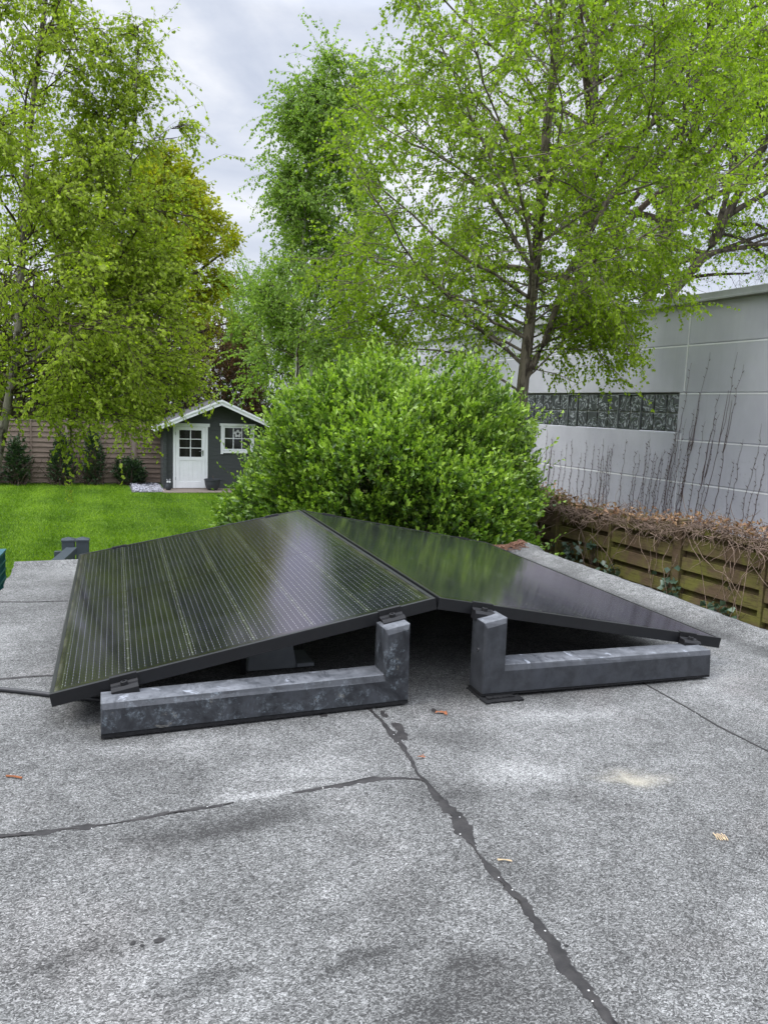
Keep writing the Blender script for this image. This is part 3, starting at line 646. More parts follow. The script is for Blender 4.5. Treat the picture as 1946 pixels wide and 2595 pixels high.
def bark(name, light, dark, scale=9, peel=0.5, cut=(0.45, 0.6)):
    m, t, out = newmat(name); oc = t.n('ShaderNodeTexCoord').outputs['Object']
    mpn = t.n('ShaderNodeMapping'); t.put(mpn.inputs[0], oc); mpn.inputs['Scale'].default_value = (1, 1, peel)
    n = t.noise(mpn.outputs[0], scale, 6, 0.7, 0.5); n2 = t.noise(mpn.outputs[0], scale*8, 4, 0.7)
    col = t.mix(t.smooth(n, *cut), light, dark); col = t.mix(t.math('MULTIPLY', n2, 0.5), col, dark)
    principled(t, out, col, 0.85, 0.15, 0, n2, 0.6, 0.01); return m
birch_bark = bark('birch_bark', (0.36, 0.33, 0.28), (0.06, 0.05, 0.04), 11, 0.45)
rough_bark = bark('rough_birch_bark', (0.21, 0.18, 0.14), (0.045, 0.036, 0.028), 13, 0.3)
twig_m = bark('twig_bark', (0.10, 0.075, 0.055), (0.045, 0.035, 0.028), 20, 1)
limb_m = bark('birch_limb_bark', (0.27, 0.235, 0.19), (0.085, 0.07, 0.055), 14, 1)
brown_bark = bark('brown_bark', (0.13, 0.11, 0.085), (0.045, 0.038, 0.03), 8, 0.3)
white_bark = bark('white_bark', (0.72, 0.70, 0.66), (0.1, 0.09, 0.08), 7, 1.5, (0.55, 0.68))

leafL = leafmat('birch_leaf_left', [(0.165, 0.225, 0.022), (0.295, 0.375, 0.042), (0.46, 0.54, 0.10)], 0.55)
leafM = leafmat('birch_leaf_main', [(0.130, 0.205, 0.014), (0.240, 0.345, 0.024), (0.40, 0.51, 0.06)], 0.55)
leafB = leafmat('birch_leaf_back', [(0.11, 0.19, 0.035), (0.20, 0.31, 0.06), (0.33, 0.45, 0.11)], 0.52)
leafO = leafmat('oak_leaf_spring', [(0.15, 0.175, 0.008), (0.30, 0.33, 0.012), (0.45, 0.46, 0.03)], 0.45, tcol=(1.2,1.25,.5))
leafP = leafmat('privet_leaf', [(0.026, 0.062, 0.013), (0.105, 0.20, 0.026), (0.33, 0.48, 0.07)], 0.34, 0.36, 0.5)
leafY = leafmat('yellow_green_leaf', [(0.095, 0.17, 0.010), (0.19, 0.30, 0.014), (0.32, 0.45, 0.03)], 0.45)

# left birch
tr1 = [(-4.45, 8.3, G), (-4.28, 8.35, -0.5), (-4.0, 8.5, 1.2), (-3.85, 8.5, 3.2), (-3.6, 8.5, 5.0), (-3.5, 8.5, 6.4)]
tr1b = [(-4.02, 8.5, 1.0), (-3.4, 8.6, 1.5), (-2.95, 8.7, 2.2), (-2.82, 8.7, 3.2), (-2.72, 8.7, 4.5)]
lim = cat_limbs(ring_limbs(11, tr1, 34, 0.7, 5.6, 2.5, 1.2, 0.30, 0.95), ring_limbs(12, tr1b, 15, 1.6, 4.4, 1.2, 0.6, 0.6, 1.15),
                ring_limbs(13, tr1, 10, 0.6, 2.2, 2.7, 2.3, 0.22, 0.35, -0.1, 0.7), ring_limbs(14, tr1, 8, 0.5, 1.4, 1.8, 1.8, 0.1, 0.2))
tree('birch_tree', 'leafy spring birch at the left of the lawn, twigs hanging before the shed', 'tree', 21,
     [(tr1, 0.055, 0.014), (tr1b, 0.024, 0.008)], lim, leafL, birch_bark, m2=15, m3=13, l2=0.44, l3=0.27, leaf=0.039, nleaf=11, twigm=twig_m, hang=1, hangl=0.6, droop3=0.22, droop2=0.06, wand=0.17, cull=lambda P: (P[:, 1] > 5.9) & (np.sin(P[:, 0]*713+P[:, 2]*417) > np.interp(P[:, 2], [3.3, 5.2], [-1.0, 0.3])) & (np.hypot(P[:, 0]+3.95, P[:, 1]-8.5) < np.interp(P[:, 2], [0.6, 1.6, 2.2, 3.0, 3.7, 4.4, 5.0, 5.8], [1.5, 2.25, 1.7, 1.3, 1.25, 1.15, 1.05, 0.8])) | ((np.hypot(P[:, 0]+2.82, P[:, 1]-8.7) < np.interp(P[:, 2], [1.9, 2.3, 3.3, 4.4, 5.1], [0, .75, .70, .55, .15])) & (np.sin(P[:, 0]*913+P[:, 1]*517) > 0.1)))

# main birch
tr2 = [(1.60, 9.5, G), (1.60, 9.5, 1.0), (1.66, 9.5, 2.2), (1.72, 9.5, 4.0), (1.85, 9.5, 6.0), (2.0, 9.5, 7.6)]
tr2b = [(1.62, 9.5, 1.15), (1.82, 9.4, 1.6), (2.0, 9.2, 2.4), (2.5, 9.1, 3.4), (3.1, 9.0, 4.6)]
lim = cat_limbs(ring_limbs(31, tr2, 34, 1.3, 7.0, 3.2, 2.0, 0.45, 0.85), ring_limbs(32, tr2, 8, 0.9, 2.6, 3.0, 3.0, 0.5, 0.62, PI, 0.5),
                ring_limbs(33, tr2b, 9, 1.6, 4.4, 2.0, 1.4, 0.3, 0.8), ring_limbs(34, tr2, 4, 1.2, 1.9, 1.5, 1.5, 0.2, 0.35, -0.5, 0.6))
tree('birch_tree', 'large birch with dark rough trunk directly behind the privet bush', 'tree', 41,
     [(tr2, 0.088, 0.032), (tr2b, 0.042, 0.018)], lim, leafM, rough_bark, m2=15, m3=13, l2=0.42, l3=0.27, leaf=0.039, nleaf=12, twigm=limb_m, hang=1, hangl=0.5, droop3=0.20, droop2=0.06, wand=0.17, t2=0.07, limbr=0.019, cull=lambda P: (P[:, 1] > 6.6) & (P[:, 0] > -0.9-0.16*(P[:, 2]-2)*(P[:, 2] < 2) + 0.25*np.maximum(P[:, 2]-3.6, 0)) & (P[:, 0] < 2.75+np.maximum(P[:, 2]-0.9, 0)*0.45))

# middle birch with two white stems further back
tr3 = [(-1.65, 14, G), (-1.62, 14, 2), (-1.50, 14, 5), (-1.18, 14, 6.5)]
tr3b = [(-1.40, 14.1, G), (-1.38, 14.1, 2), (-1.2, 14.1, 4.4), (-0.9, 14.1, 6.2)]
lim = cat_limbs(ring_limbs(51, tr3, 44, 1.0, 6.4, 1.9, 0.35, 0.45, 1.1), ring_limbs(52, tr3b, 36, 1.2, 6.0, 2.1, 0.9, 0.45, 1.0))
tree('birch_tree', 'slender white stemmed birch with weeping twigs further back, between the shed and the large birch', 'tree', 61,
     [(tr3, 0.042, 0.018), (tr3b, 0.036, 0.015)], lim, leafB, white_bark, m2=11, m3=8, l2=0.5, l3=0.30, leaf=0.050, nleaf=10, twigm=twig_m, hang=2, hangl=0.7, droop2=0.15, droop3=0.35, wand=0.18, cull=lambda P: (P[:, 0] > -1.90+0.14*np.sin(P[:, 2]*4.1)-0.6*np.clip(3.2-P[:, 2], 0, 1.2)) & (np.sin(P[:, 2]*3.3+P[:, 0]*5+P[:, 1]*2) > -0.75) & (P[:, 2] < 7.3))

# oak, yellow-olive spring leaves
tr4 = [(-8.4, 29, G), (-8.3, 29, 2.5), (-8.1, 29, 5.5), (-8.1, 29, 8.3)]
lim = ring_limbs(71, tr4, 46, 2.3, 8.2, 3.9, 1.6, 0.15, 0.9)
tree('oak_tree', 'broad oak in olive yellow spring leaf far behind the garden shed', 'tree', 81, [(tr4, 0.32, 0.10)], lim, leafO, brown_bark,
     m2=13, m3=10, l2=0.40, l3=0.42, leaf=0.13, nleaf=12, twigm=brown_bark, aspect=0.6, droop2=0.0, droop3=0.0, down=0.0, limbr=0.06, cull=lambda P: P[:, 0] < np.interp(P[:, 2], [5.0, 6.0, 7.4, 8.8, 10.2], [-4.6, -5.0, -6.2, -7.3, -8.4]))

# trees behind the grey hall
tr5 = [(5.2, 22, G), (5.15, 22, 3), (5.2, 22, 7), (5.0, 22, 12)]
lim = ring_limbs(91, tr5, 30, 4.0, 11.5, 5.0, 3.0, 0.4, 0.9)
tree('bare_tree', 'nearly bare tree with thick straight trunk behind the grey hall', 'tree', 101, [(tr5, 0.25, 0.10)], lim, leafY, brown_bark,
     m2=12, m3=10, l2=0.42, l3=0.8, leaf=0.07, nleaf=2, twigm=twig_m, droop2=0.0, droop3=0.12, down=0.2, limbr=0.06)
tr6 = [(6.3, 21, G), (6.5, 21, 3.0), (6.9, 21, 5.0), (7.6, 21, 8), (8.0, 21, 12)]
tr6b = [(6.5, 21, 3.0), (8.0, 20.5, 5.0), (9.4, 20, 8.4)]
lim = cat_limbs(ring_limbs(92, tr6, 24, 4.5, 11.0, 4.5, 3.0, 0.4, 0.9), ring_limbs(93, tr6b, 14, 4.5, 8.2, 3.2, 2.4, 0.4, 0.9))
tree('budding_tree', 'tall yellow green budding tree with trunk leaning right behind the grey hall', 'tree', 102, [(tr6, 0.22, 0.08), (tr6b, 0.14, 0.07)], lim, leafY, brown_bark,
     m2=13, m3=10, l2=0.40, l3=0.6, leaf=0.085, nleaf=7, twigm=brown_bark, droop2=0.0, droop3=0.15, down=0.3, limbr=0.06)
tr7 = [(11.6, 20, G), (11.4, 20, 3), (11.0, 20, 6), (10.8, 20, 8)]
lim = cat_limbs(ring_limbs(94, tr7, 12, 3.6, 7.0, 3.6, 2.6, 0.15, 0.6, PI, 0.7))
tree('bare_tree', 'leafless tree with crooked hanging branches above the right end of the grey hall', 'tree', 103, [(tr7, 0.24, 0.12)], lim, leafY, brown_bark,
     m2=12, m3=9, l2=0.45, l3=0.8, nleaf=0, twigm=brown_bark, droop2=0.14, droop3=0.25, wand=0.30, limbr=0.07, k3=7)

# short grass blades over the lawn
rng = np.random.default_rng(55); n = 110000; yy_ = 5.5+16.5*rng.uniform(0, 1, n)**1.25; xx_ = -0.9-rng.uniform(0, 1, n)*(yy_*0.52+0.3)
gy_ = (xx_-shed0[0])*-sg_+(yy_-shed0[1])*cg; ga_ = (xx_-shed0[0])*cg+(yy_-shed0[1])*sg_
ok = ((gy_ < -1.05) | ((ga_ < -1.0) & (gy_ < 1.6))) & (np.hypot(xx_-.1, yy_-7) > 1.2) & (gy_ < 1.55); xx_, yy_, ga_ = xx_[ok], yy_[ok], ga_[ok]; n = len(xx_)
Pg = np.stack([xx_, yy_, np.full(n, G)], 1); Ag = rng.normal(0, .45, (n, 3)); Ag[:, 2] = 1; st_ = np.sign(np.sin(ga_*PI/.55)); Ag[:, 1] += .22*st_
V, Fc, tt = leaf_mesh(rng, Pg, Ag, .050, .22, .1, .3, tint=np.clip(rng.normal(.55, .22, n)+.05*st_+.22*(np.sin(xx_*2.3+yy_*1.1)*np.sin(yy_*1.9-xx_)), 0, 1))
tag(link('grass', npmesh('grass', V, Fc, 3, {'tint': tt}), leafmat('grass_blade', [(0.036, 0.085, 0.004), (0.105, 0.20, 0.008), (0.23, 0.36, 0.02)], .3)), 'short mown green lawn grass', 'grass', kind='stuff')

# ------------------------------------------------------------------ shrubs
def shrub(name, label, cat, seed, c, rx, ry, z0, z1, n, leaf, mat, group=None, shoot=0.16, per=9, aspect=0.5, up_=0.6, spike=0.0, hollow=0.35, tintf=None, yaw=0.0, stemm=None, taper=None, lump=0.16, sexp=3.2):
    """foliage body: leafy shoots spread through the outer volume of an uneven rounded mass"""
    rng = np.random.default_rng(seed); root = thing(name, label, cat, (c[0], c[1], G), yaw, group)
    zc, rzz = (z0+z1)/2, (z1-z0)/2
    th_ = rng.uniform(0, 2*PI, n); cz = rng.uniform(-1, 1, n); rr = rng.uniform(hollow, 1, n)**0.45
    sx = np.sqrt(1-cz**2); D = np.stack([sx*np.cos(th_), sx*np.sin(th_), cz], 1)
    sq = 1.0/np.maximum(np.abs(D)**sexp @ np.ones(3), 1e-6)**(1/sexp)          # superellipsoid: fuller shoulders
    lum = 1+lump*(np.sin(th_*3+cz*4+seed)+np.sin(th_*7-cz*6+2*seed)*0.6+np.sin(cz*11+th_*2)*0.5)*0.5
    Q = D*sq[:, None]*(rr*lum)[:, None]
    if taper: Q[:, :2] *= (1-taper*(Q[:, 2:3]+1)/2)
    P = Q*np.array([rx, ry, rzz])+np.array([0, 0, zc-G])
    dirn = unit(D*np.array([1, 1, 0.6])+np.array([0, 0, up_])+rng.normal(0, .25, (n, 3)))
    L = shoot*rng.uniform(.6, 1.4, n)*(1+spike*(rng.uniform(0, 1, n) > .93))
    P3 = walk(rng, P, dirn, L, 5, -0.06, 0.12)
    put_tubes(root, 'stems', stemm or twig_m, [tubes(P3, 0.0018, 0.0009, 3)]+[tubes(walk(rng, np.zeros((40, 3))+rng.normal(0, .12, (40, 3))*np.array([1, 1, 0]), unit(rng.normal(0, .5, (40, 3))+np.array([0, 0, 1.2])), np.full(40, (z1-G)*.75), 8, 0, .12), .012, .004, 5)])
    idx = np.repeat(np.arange(n), per); k = 5; t = np.tile((np.arange(per)+.5)/per, n)*(k-1); i = np.minimum(t.astype(int), k-2); f = (t-i)[:, None]
    A, B = P3[idx, i], P3[idx, i+1]; PP = A*(1-f)+B*f; T = unit(B-A); R_ = rng.normal(0, 1, PP.shape); R_ -= (R_*T).sum(-1, keepdims=True)*T; R_ = unit(R_)
    open_ = rng.uniform(.35, 1.2, len(PP))[:, None]*(1.15-.6*(t/(k-1)))[:, None]
    Ax = T*np.cos(open_)+R_*np.sin(open_)
    tip = t/(k-1)
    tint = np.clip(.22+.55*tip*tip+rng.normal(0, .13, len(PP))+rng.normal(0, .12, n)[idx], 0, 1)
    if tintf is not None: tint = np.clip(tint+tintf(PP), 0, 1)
    V, Fc, tt = leaf_mesh(rng, PP, Ax, leaf, aspect, .3, .5, tint=tint); put_leaves(root, 'foliage', mat, V, Fc, tt)
    return root
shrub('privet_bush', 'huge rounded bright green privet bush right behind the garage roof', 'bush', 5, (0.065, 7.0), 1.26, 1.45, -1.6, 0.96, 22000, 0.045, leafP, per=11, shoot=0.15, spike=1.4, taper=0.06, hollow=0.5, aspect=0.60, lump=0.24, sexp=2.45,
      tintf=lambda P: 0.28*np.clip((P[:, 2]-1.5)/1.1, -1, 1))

# far thicket behind the back fence
leafH = leafmat('thicket_leaf', [(0.045, 0.038, 0.018), (0.075, 0.075, 0.022), (0.12, 0.15, 0.03)], 0.2)
leafD = leafmat('dark_evergreen_leaf', [(0.010, 0.028, 0.009), (0.022, 0.055, 0.014), (0.05, 0.10, 0.025)], 0.1, 0.35, 0.5)
leafR = leafmat('copper_leaf', [(0.035, 0.024, 0.014), (0.085, 0.048, 0.026), (0.15, 0.08, 0.045)], 0.25)
leafU = leafmat('purple_twig_leaf', [(0.035, 0.025, 0.024), (0.075, 0.05, 0.045), (0.13, 0.10, 0.08)], 0.2)
leafPl = leafmat('pale_yellow_leaf', [(0.20, 0.24, 0.05), (0.38, 0.40, 0.12), (0.55, 0.55, 0.22)], 0.35)
FG0 = (-7.69, 22.41)
for i, (a, dz, mm, lb) in enumerate([(-4.6, 2.6, leafU, 'brown purple hedge shrub behind the back fence at the far left'), (-2.6, 2.9, leafH, 'olive brown shrub behind the back fence between two taller hedge shrubs'),
        (-0.7, 2.8, leafU, 'purplish twiggy shrub behind the back fence above the dense round evergreen'), (1.1, 3.2, leafU, 'purple brown twiggy shrub just behind the left roof slope of the shed')]):
    x, y = gxy(FG0, a, 1.6); shrub('hedge_shrub', lb, 'shrub', 200+i, (x, y), 1.25, 1.0, G+0.2, dz, 2600, 0.085, mm, 'shrubs growing behind the back fence', shoot=.3, per=7, hollow=.2, lump=.3)
shrub('copper_shrub', 'copper red leaved shrub behind the ridge of the shed', 'shrub', 230, (-5.3, 25.6), 1.15, 0.9, G, 2.7, 2600, 0.09, leafR, shoot=.3, per=8, hollow=.2, lump=.35)
shrub('yellow_shrub', 'pale yellow flowering shrub peeping over the left of the shed ridge', 'shrub', 231, (-6.0, 24.6), 0.45, 0.5, 0.4, 2.3, 260, 0.07, leafPl, shoot=.4, per=7, hollow=.2, lump=.4)
shrub('conifer_shrub', 'dark green bushy conifer between the shed and the privet bush', 'shrub', 232, (-4.1, 27), 1.5, 1.3, G, 5.2, 5200, 0.09, leafB, shoot=.32, per=8, hollow=.2, lump=.3)
shrub('evergreen_shrub', 'broad dark green background shrub behind the white stemmed birch', 'shrub', 233, (-1.0, 24), 1.9, 1.4, G, 2.9, 3600, 0.10, leafB, shoot=.35, per=8, hollow=.2, lump=.35)
shrub('evergreen_shrub', 'dark green background shrub near the far end of the grey hall', 'shrub', 234, (1.2, 21), 1.3, 1.3, G, 1.9, 2200, 0.09, leafB, shoot=.3, per=8, hollow=.2, lump=.35)
shrub('hedge_shrub', 'tall olive shrub standing left of the oak behind the fence', 'shrub', 235, (-11.5, 25), 2.0, 1.5, G, 4.2, 3600, 0.11, leafH, 'shrubs growing behind the back fence', shoot=.4, per=8, hollow=.2, lump=.35)

# ------------------------------------------------------------------ back fence
wood_r = simple('brown_fence_wood', (0.24, 0.185, 0.15), (0.135, 0.10, 0.08), 5, 0.85, 0.15, stretch=(0.6, 6, 9), bs=0.4)
post_m = simple('grey_fence_post', (0.30, 0.25, 0.21), (0.18, 0.14, 0.12), 6, 0.85, 0.15, stretch=(4, 4, .5))
bf = thing('garden_fence', 'reddish brown horizontal board fence along the back of the lawn left of the shed', 'fence', (FG0[0], FG0[1], G), GY)
Rr = random.Random(8)
posts = [-5.0, -3.2, -1.36, 0.42, 2.2]
for k in range(len(posts)-1):
    b = MB(); a0, a1 = posts[k]+.045, posts[k+1]-.045
    for r in range(12):
        z = .04+r*.142; tl = .018; o = .012 if (r+k) % 2 else 0
        dz = Rr.uniform(-.004, .004)
        b.add([(a0,-.012-tl,z+dz),(a1,-.012-tl,z+dz),(a1,.0,z+.15),(a0,.0,z+.15),(a0,.004,z+dz),(a1,.004,z+dz),(a1,.016,z+.15),(a0,.016,z+.15)], [(0,1,2,3),(5,4,7,6),(4,5,1,0),(3,2,6,7),(0,3,7,4),(1,5,6,2)])
    b.build('board_panel', wood_r, bf)
    b = MB()
    for q in (a0+.02, (a0+a1)/2, a1-.02): b.box(q-.018, q+.018, -.052, -.032, .03, 1.76)
    b.build('batten', wood_r, bf)
    MB().box(a0, a1, -.03, .03, 1.755, 1.785).build('top_rail', post_m, bf)
for q in posts: MB().box(q-.044, q+.044, -.05, .05, 0, 1.84).build('post', post_m, bf, bevel=.006)
# evergreen climbers trained on the fence
for i, (px, w, h, lb) in enumerate([(-3.4, .22, .85, 'dark evergreen shrub at the back fence, leftmost and cut by the picture edge'), (-2.62, .32, 1.15, 'dark evergreen shrub at the back fence, second from the left'), (-1.50, .33, 1.2, 'tall narrowing evergreen shrub at the back fence with sparse upper shoots, third from the left'),
        (-.66, .24, 1.45, 'slim upright evergreen shrub at the back fence, just left of the dense round one'), (.28, .36, .70, 'dense round dark evergreen at the back fence nearest the shed')]):
    x, y = gxy(FG0, px, -.32)
    shrub('evergreen_climber', lb, 'shrub', 300+i, (x, y), w, .22, G+.02, G+h, 420 if w > .3 else 330, .062, leafD, 'dark evergreen shrubs along the back fence', shoot=.12, per=9, hollow=.2, taper=.45 if h > .8 else .1, lump=.4)

# ------------------------------------------------------------------ shed
shed_c = (-6.08, 21.45)
sh = thing('garden_shed', 'small dark grey wooden garden shed with white gable trim and white half glazed door', 'shed', (shed_c[0], shed_c[1], G), GY)
gw = simple('grey_painted_wood', (0.060, 0.066, 0.066), (0.045, 0.05, 0.05), 4, 0.6, 0.3, stretch=(1, 1, 8))
ww = simple('white_paint', (0.78, 0.79, 0.80), (0.70, 0.71, 0.72), 4, 0.5, 0.4, bs=0.05)
feltd = simple('shed_felt', (0.10, 0.098, 0.10), (0.055, 0.055, 0.057), 5, 0.9, 0.2)
dark_gl, t_, o_ = newmat('dark_window_glass'); principled(t_, o_, (0.012, 0.014, 0.012), 0.06, 0.5)
SW, SD, EH, RH = 3.0, 2.3, 1.76, 2.42
xm = SW/2-.02
# front wall with horizontal log grooves; openings left free
def logwall(y, x0, x1, z0, z1, th=.04, axis='x'):
    b = MB(); n = int(round((z1-z0)/.116)); hh = (z1-z0)/n
    for r in range(n):
        za, zb = z0+r*hh, z0+(r+1)*hh-.006
        if axis == 'x': b.box(x0, x1, y, y+th, za, zb); b.box(x0, x1, y+.008, y+th-.002, zb, zb+.006)
        else: b.box(y, y+th, x0, x1, za, zb); b.box(y+.008, y+th-.002, x0, x1, zb, zb+.006)
    return b
DX0, DX1, DZ1 = .22, 1.16, 1.80
WX0, WX1, WZ0, WZ1 = 1.52, 2.46, 1.02, 1.80
b = logwall(0, 0, DX0, .02, EH); b.v, b.f = b.v, b.f
for (x0, x1, z0, z1) in ((DX1, WX0, .02, EH), (WX1, SW, .02, EH), (WX0, WX1, .02, WZ0)):
    c_ = logwall(0, x0, x1, z0, z1); b.add(c_.v, c_.f)
b.prism([(0, EH), (SW, EH), (xm+.02, RH-.03)], 0.0, .04)
b.build('front_wall', gw, sh)
logwall(0, .04, SD, .02, EH, axis='y').build('side_wall', gw, sh); logwall(SW-.04, .04, SD, .02, EH, axis='y').build('side_wall', gw, sh)
b = logwall(SD-.04, .04, SW-.04, .02, EH); b.prism([(.04, EH), (SW-.04, EH), (xm+.02, RH-.05)], SD-.04, SD); b.build('rear_wall', gw, sh)
b = MB()
for r in range(15): b.box(-.055 - .004*(r % 2), -.001, -.10, -.0605, .02+r*.116, .02+r*.116+.110); b.box(.001, .04, -.10, -.002, .02+r*.116, .02+r*.116+.109)
b.build('log_ends', gw, sh)
MB().box(.05, SW-.05, .05, SD-.05, 0, .03).build('floor', wood_r, sh)
# roof
OVF, OVS = .42, .28
zl = EH-(RH-EH)/(SW/2)*OVS+.03
rf = MB()
for sgn in (-1, 1):
    xe = xm+sgn*(SW/2+OVS); a = [(xm, RH+.03), (xe, zl), (xe, zl+.035), (xm, RH+.068)]
    rf.prism(a if sgn > 0 else a[::-1], -OVF+.025, SD+.15)
rf.build('roof', feltd, sh)
tr_m = MB()
for sgn in (-1, 1):
    xe = xm+sgn*(SW/2+OVS+.015)
    a = [(xm, RH-.065), (xe, zl-.085), (xe, zl+.045), (xm, RH+.075)]; tr_m.prism(a if sgn > 0 else a[::-1], -OVF, -OVF+.022)
    a = [(xm, RH+.03), (xe, zl), (xe, zl+.052), (xm, RH+.088)]; tr_m.prism(a if sgn > 0 else a[::-1], -OVF-.022, -OVF-.001)
tr_m.build('gable_trim', ww, sh)
for sgn in (-1, 1):
    xe = xm+sgn*(SW/2+OVS+.002); x0, x1 = sorted((xe, xe+sgn*.02)); MB().box(x0, x1, -OVF+.023, SD+.15, zl-.05, zl+.04).build('eave_board', ww, sh)
# door
dr = MB(); dz0 = .03
dx0, dx1 = DX0+.07, DX1-.07
fr = MB().box(DX0, DX0+.065, -.03, .03, dz0, DZ1-.06).box(DX1-.065, DX1, -.03, .03, dz0, DZ1-.06).box(DX0-.05, DX1+.05, -.04, .03, DZ1-.06, DZ1+.03).build('door_frame', ww, sh, bevel=.003)
door = MB(); gx0, gx1, gz0, gz1 = dx0+.10, dx1-.10, .90, 1.64
door.box(dx0, gx0, -.02, .02, dz0, 1.735).box(gx1, dx1, -.02, .02, dz0, 1.735).box(gx0, gx1, -.02, .02, gz1, 1.735).box(gx0, gx1, -.02, .02, dz0, .21).box(gx0, gx1, -.02, .02, .80, gz0)
for k in range(5):
    w_ = (gx1-gx0)/5; door.box(gx0+k*w_+.003, gx0+(k+1)*w_-.003, -.010, .012, .21, .80)
door.box(gx0, gx1, -.004, .008, .21, .80)
dob = door.build('door', ww, sh, bevel=.002)
for c0 in range(2):
    for r0 in range(3):
        w_, h_ = (gx1-gx0)/2, (gz1-gz0)/3; MB().box(gx0+c0*w_+.001, gx0+(c0+1)*w_-.001, -.003, .003, gz0+r0*h_+.001, gz0+(r0+1)*h_-.001).build('pane', dark_gl, dob)
b = MB().box((gx0+gx1)/2-.012, (gx0+gx1)/2+.012, -.030, -.0045, gz0-.02, gz1)
for r0 in (1, 2): b.box(gx0-.03, gx1+.03, -.026, -.005, gz0+(gz1-gz0)/3*r0-.010, gz0+(gz1-gz0)/3*r0+.010)
b.build('glazing_bars', ww, dob)
MB().box(dx1-.075, dx1-.045, -.027, -.0205, .93, 1.09).tube([(dx1-.06, -.027, 1.06), (dx1-.06, -.06, 1.06), (dx1-.065, -.062, 1.06), (dx1-.17, -.062, 1.06)], .008, 8).build('handle', steel, dob)
for z in (.25, 1.5): MB().tube([(dx0-.006, -.028, z), (dx0-.006, -.028, z+.09)], .008, 8).build('hinge', steel, dob)
# window
wf = MB().box(WX0, WX0+.07, -.035, .03, WZ0-.03, WZ1-.02).box(WX1-.07, WX1, -.035, .03, WZ0-.03, WZ1-.02).box(WX0-.03, WX1+.03, -.045, .03, WZ1-.02, WZ1+.05).box(WX0+.07, WX1-.07, -.04, .03, WZ0, WZ0+.07)
win = wf.build('window', ww, sh, bevel=.003)
a0, a1, b0, b1 = WX0+.11, WX1-.11, WZ0+.12, WZ1-.07
MB().box(WX0+.0705, a0, -.02, .02, b0-.045, b1+.045).box(a1, WX1-.0705, -.02, .02, b0-.045, b1+.045).box(a0, a1, -.02, .02, b0-.045, b0).box(a0, a1, -.02, .02, b1, b1+.045).build('sash', ww, win)
b = MB()
for k in (1, 2): b.box(a0+(a1-a0)/3*k-.01, a0+(a1-a0)/3*k+.01, -.018, -.0035, b0, b1)
b.box(a0, a1, -.016, -.0038, (b0+b1)/2-.01, (b0+b1)/2+.01); b.build('glazing_bars', ww, win)
for c0 in range(3):
    for r0 in range(2):
        w_, h_ = (a1-a0)/3, (b1-b0)/2; MB().box(a0+c0*w_+.001, a0+(c0+1)*w_-.001, -.003, .003, b0+r0*h_+.001, b0+(r0+1)*h_-.001).build('pane', dark_gl, win)
# flower ornament hanging in the window
fx, fz = (a0+a1)/2, b1-.16; b = MB(); n = 60; V = []
for k in range(n):
    w_ = 2*PI*k/n; r = .070+.045*abs(math.cos(2.5*(w_-PI/2))); V.append((fx+r*math.cos(w_), -.034, fz+r*math.sin(w_)))
for k in range(n): w_ = 2*PI*k/n; V.append((fx+.038*math.cos(w_), -.034, fz+.038*math.sin(w_)))
V += [(x, -.028, z) for x, _, z in V]; N2 = 2*n
Fc = [(k, (k+1) % n, n+(k+1) % n, n+k) for k in range(n)]+[(N2+k, N2+n+k, N2+n+(k+1) % n, N2+(k+1) % n) for k in range(n)]+[(k, N2+k, N2+(k+1) % n, (k+1) % n) for k in range(n)]+[(n+k, n+(k+1) % n, N2+n+(k+1) % n, N2+n+k) for k in range(n)]
fl = MB().add(V, Fc).build('flower_ornament', simple('ornament_grey', (0.55, 0.55, 0.55), (0.4, 0.4, 0.4), 20)); x, y = shed_c; fl.location = (x, y, G); fl.rotation_euler = (0, 0, GY)
tag(fl, 'flat grey flower shaped ornament with round hole hanging in the shed window', 'ornament')
# terrace slab, gravel, pot, owl
def gbox(name, a0, a1, b0, b1, z0, z1, mat, o=shed_c):
    m_ = MB().box(a0, a1, b0, b1, z0, z1).build(name, mat, None, bevel=.006); m_.location = (o[0], o[1], G); m_.rotation_euler = (0, 0, GY); return m_
tag(gbox('terrace_slab', -.12, 3.3, -1.0, .0-.001, -.05, .02, simple('terrace_wood', (0.20, 0.165, 0.14), (0.12, 0.10, 0.085), 5, .85, .2, stretch=(1, 8, 1))), kind='structure')
stone = simple('grey_gravel', (0.50, 0.50, 0.55), (0.25, 0.25, 0.29), 9, .9, .2); rng = np.random.default_rng(9); n = 900
a = rng.uniform(-.85, -.06, n); bb = rng.uniform(-.75, 1.6, n); P = np.stack([a, bb, rng.uniform(0, .04, n)+.02*np.sin(a*5)], 1)
oct_ = np.array([[1,0,0],[-1,0,0],[0,1,0],[0,-1,0],[0,0,.7],[0,0,-.7]]); sc = rng.uniform(.015, .04, (n, 1, 1)); Vg = P[:, None, :]+(oct_[None]+rng.normal(0, .2, (n, 6, 3)))*sc
ofc = np.array([[0,2,4],[2,1,4],[1,3,4],[3,0,4],[2,0,5],[1,2,5],[3,1,5],[0,3,5]]); Fg = (np.arange(n)[:, None, None]*6+ofc[None]).reshape(-1, 3)
gv = link('gravel', npmesh('gravel', Vg.reshape(-1, 3), Fg, 3), stone); gv.location = (shed_c[0], shed_c[1], G); gv.rotation_euler = (0, 0, GY); tag(gv, 'strip of pale grey gravel beside the shed', 'gravel', kind='stuff')
bedm = gbox('gravel_edging', -.9, -.06, -.8, 1.7, -.04, .012, simple('edging_soil', (0.1, .1, .1), (.06, .06, .06), 20)); tag(bedm, kind='structure')
x, y = gxy(shed_c, 1.23, -.45); pot = thing('flower_pot', 'round anthracite flower pot standing in front of the shed door', 'flower pot', (x, y, G+.02))
potm = simple('anthracite_pot', (0.045, 0.05, 0.058), (0.03, 0.034, 0.04), 8, .5, .4)
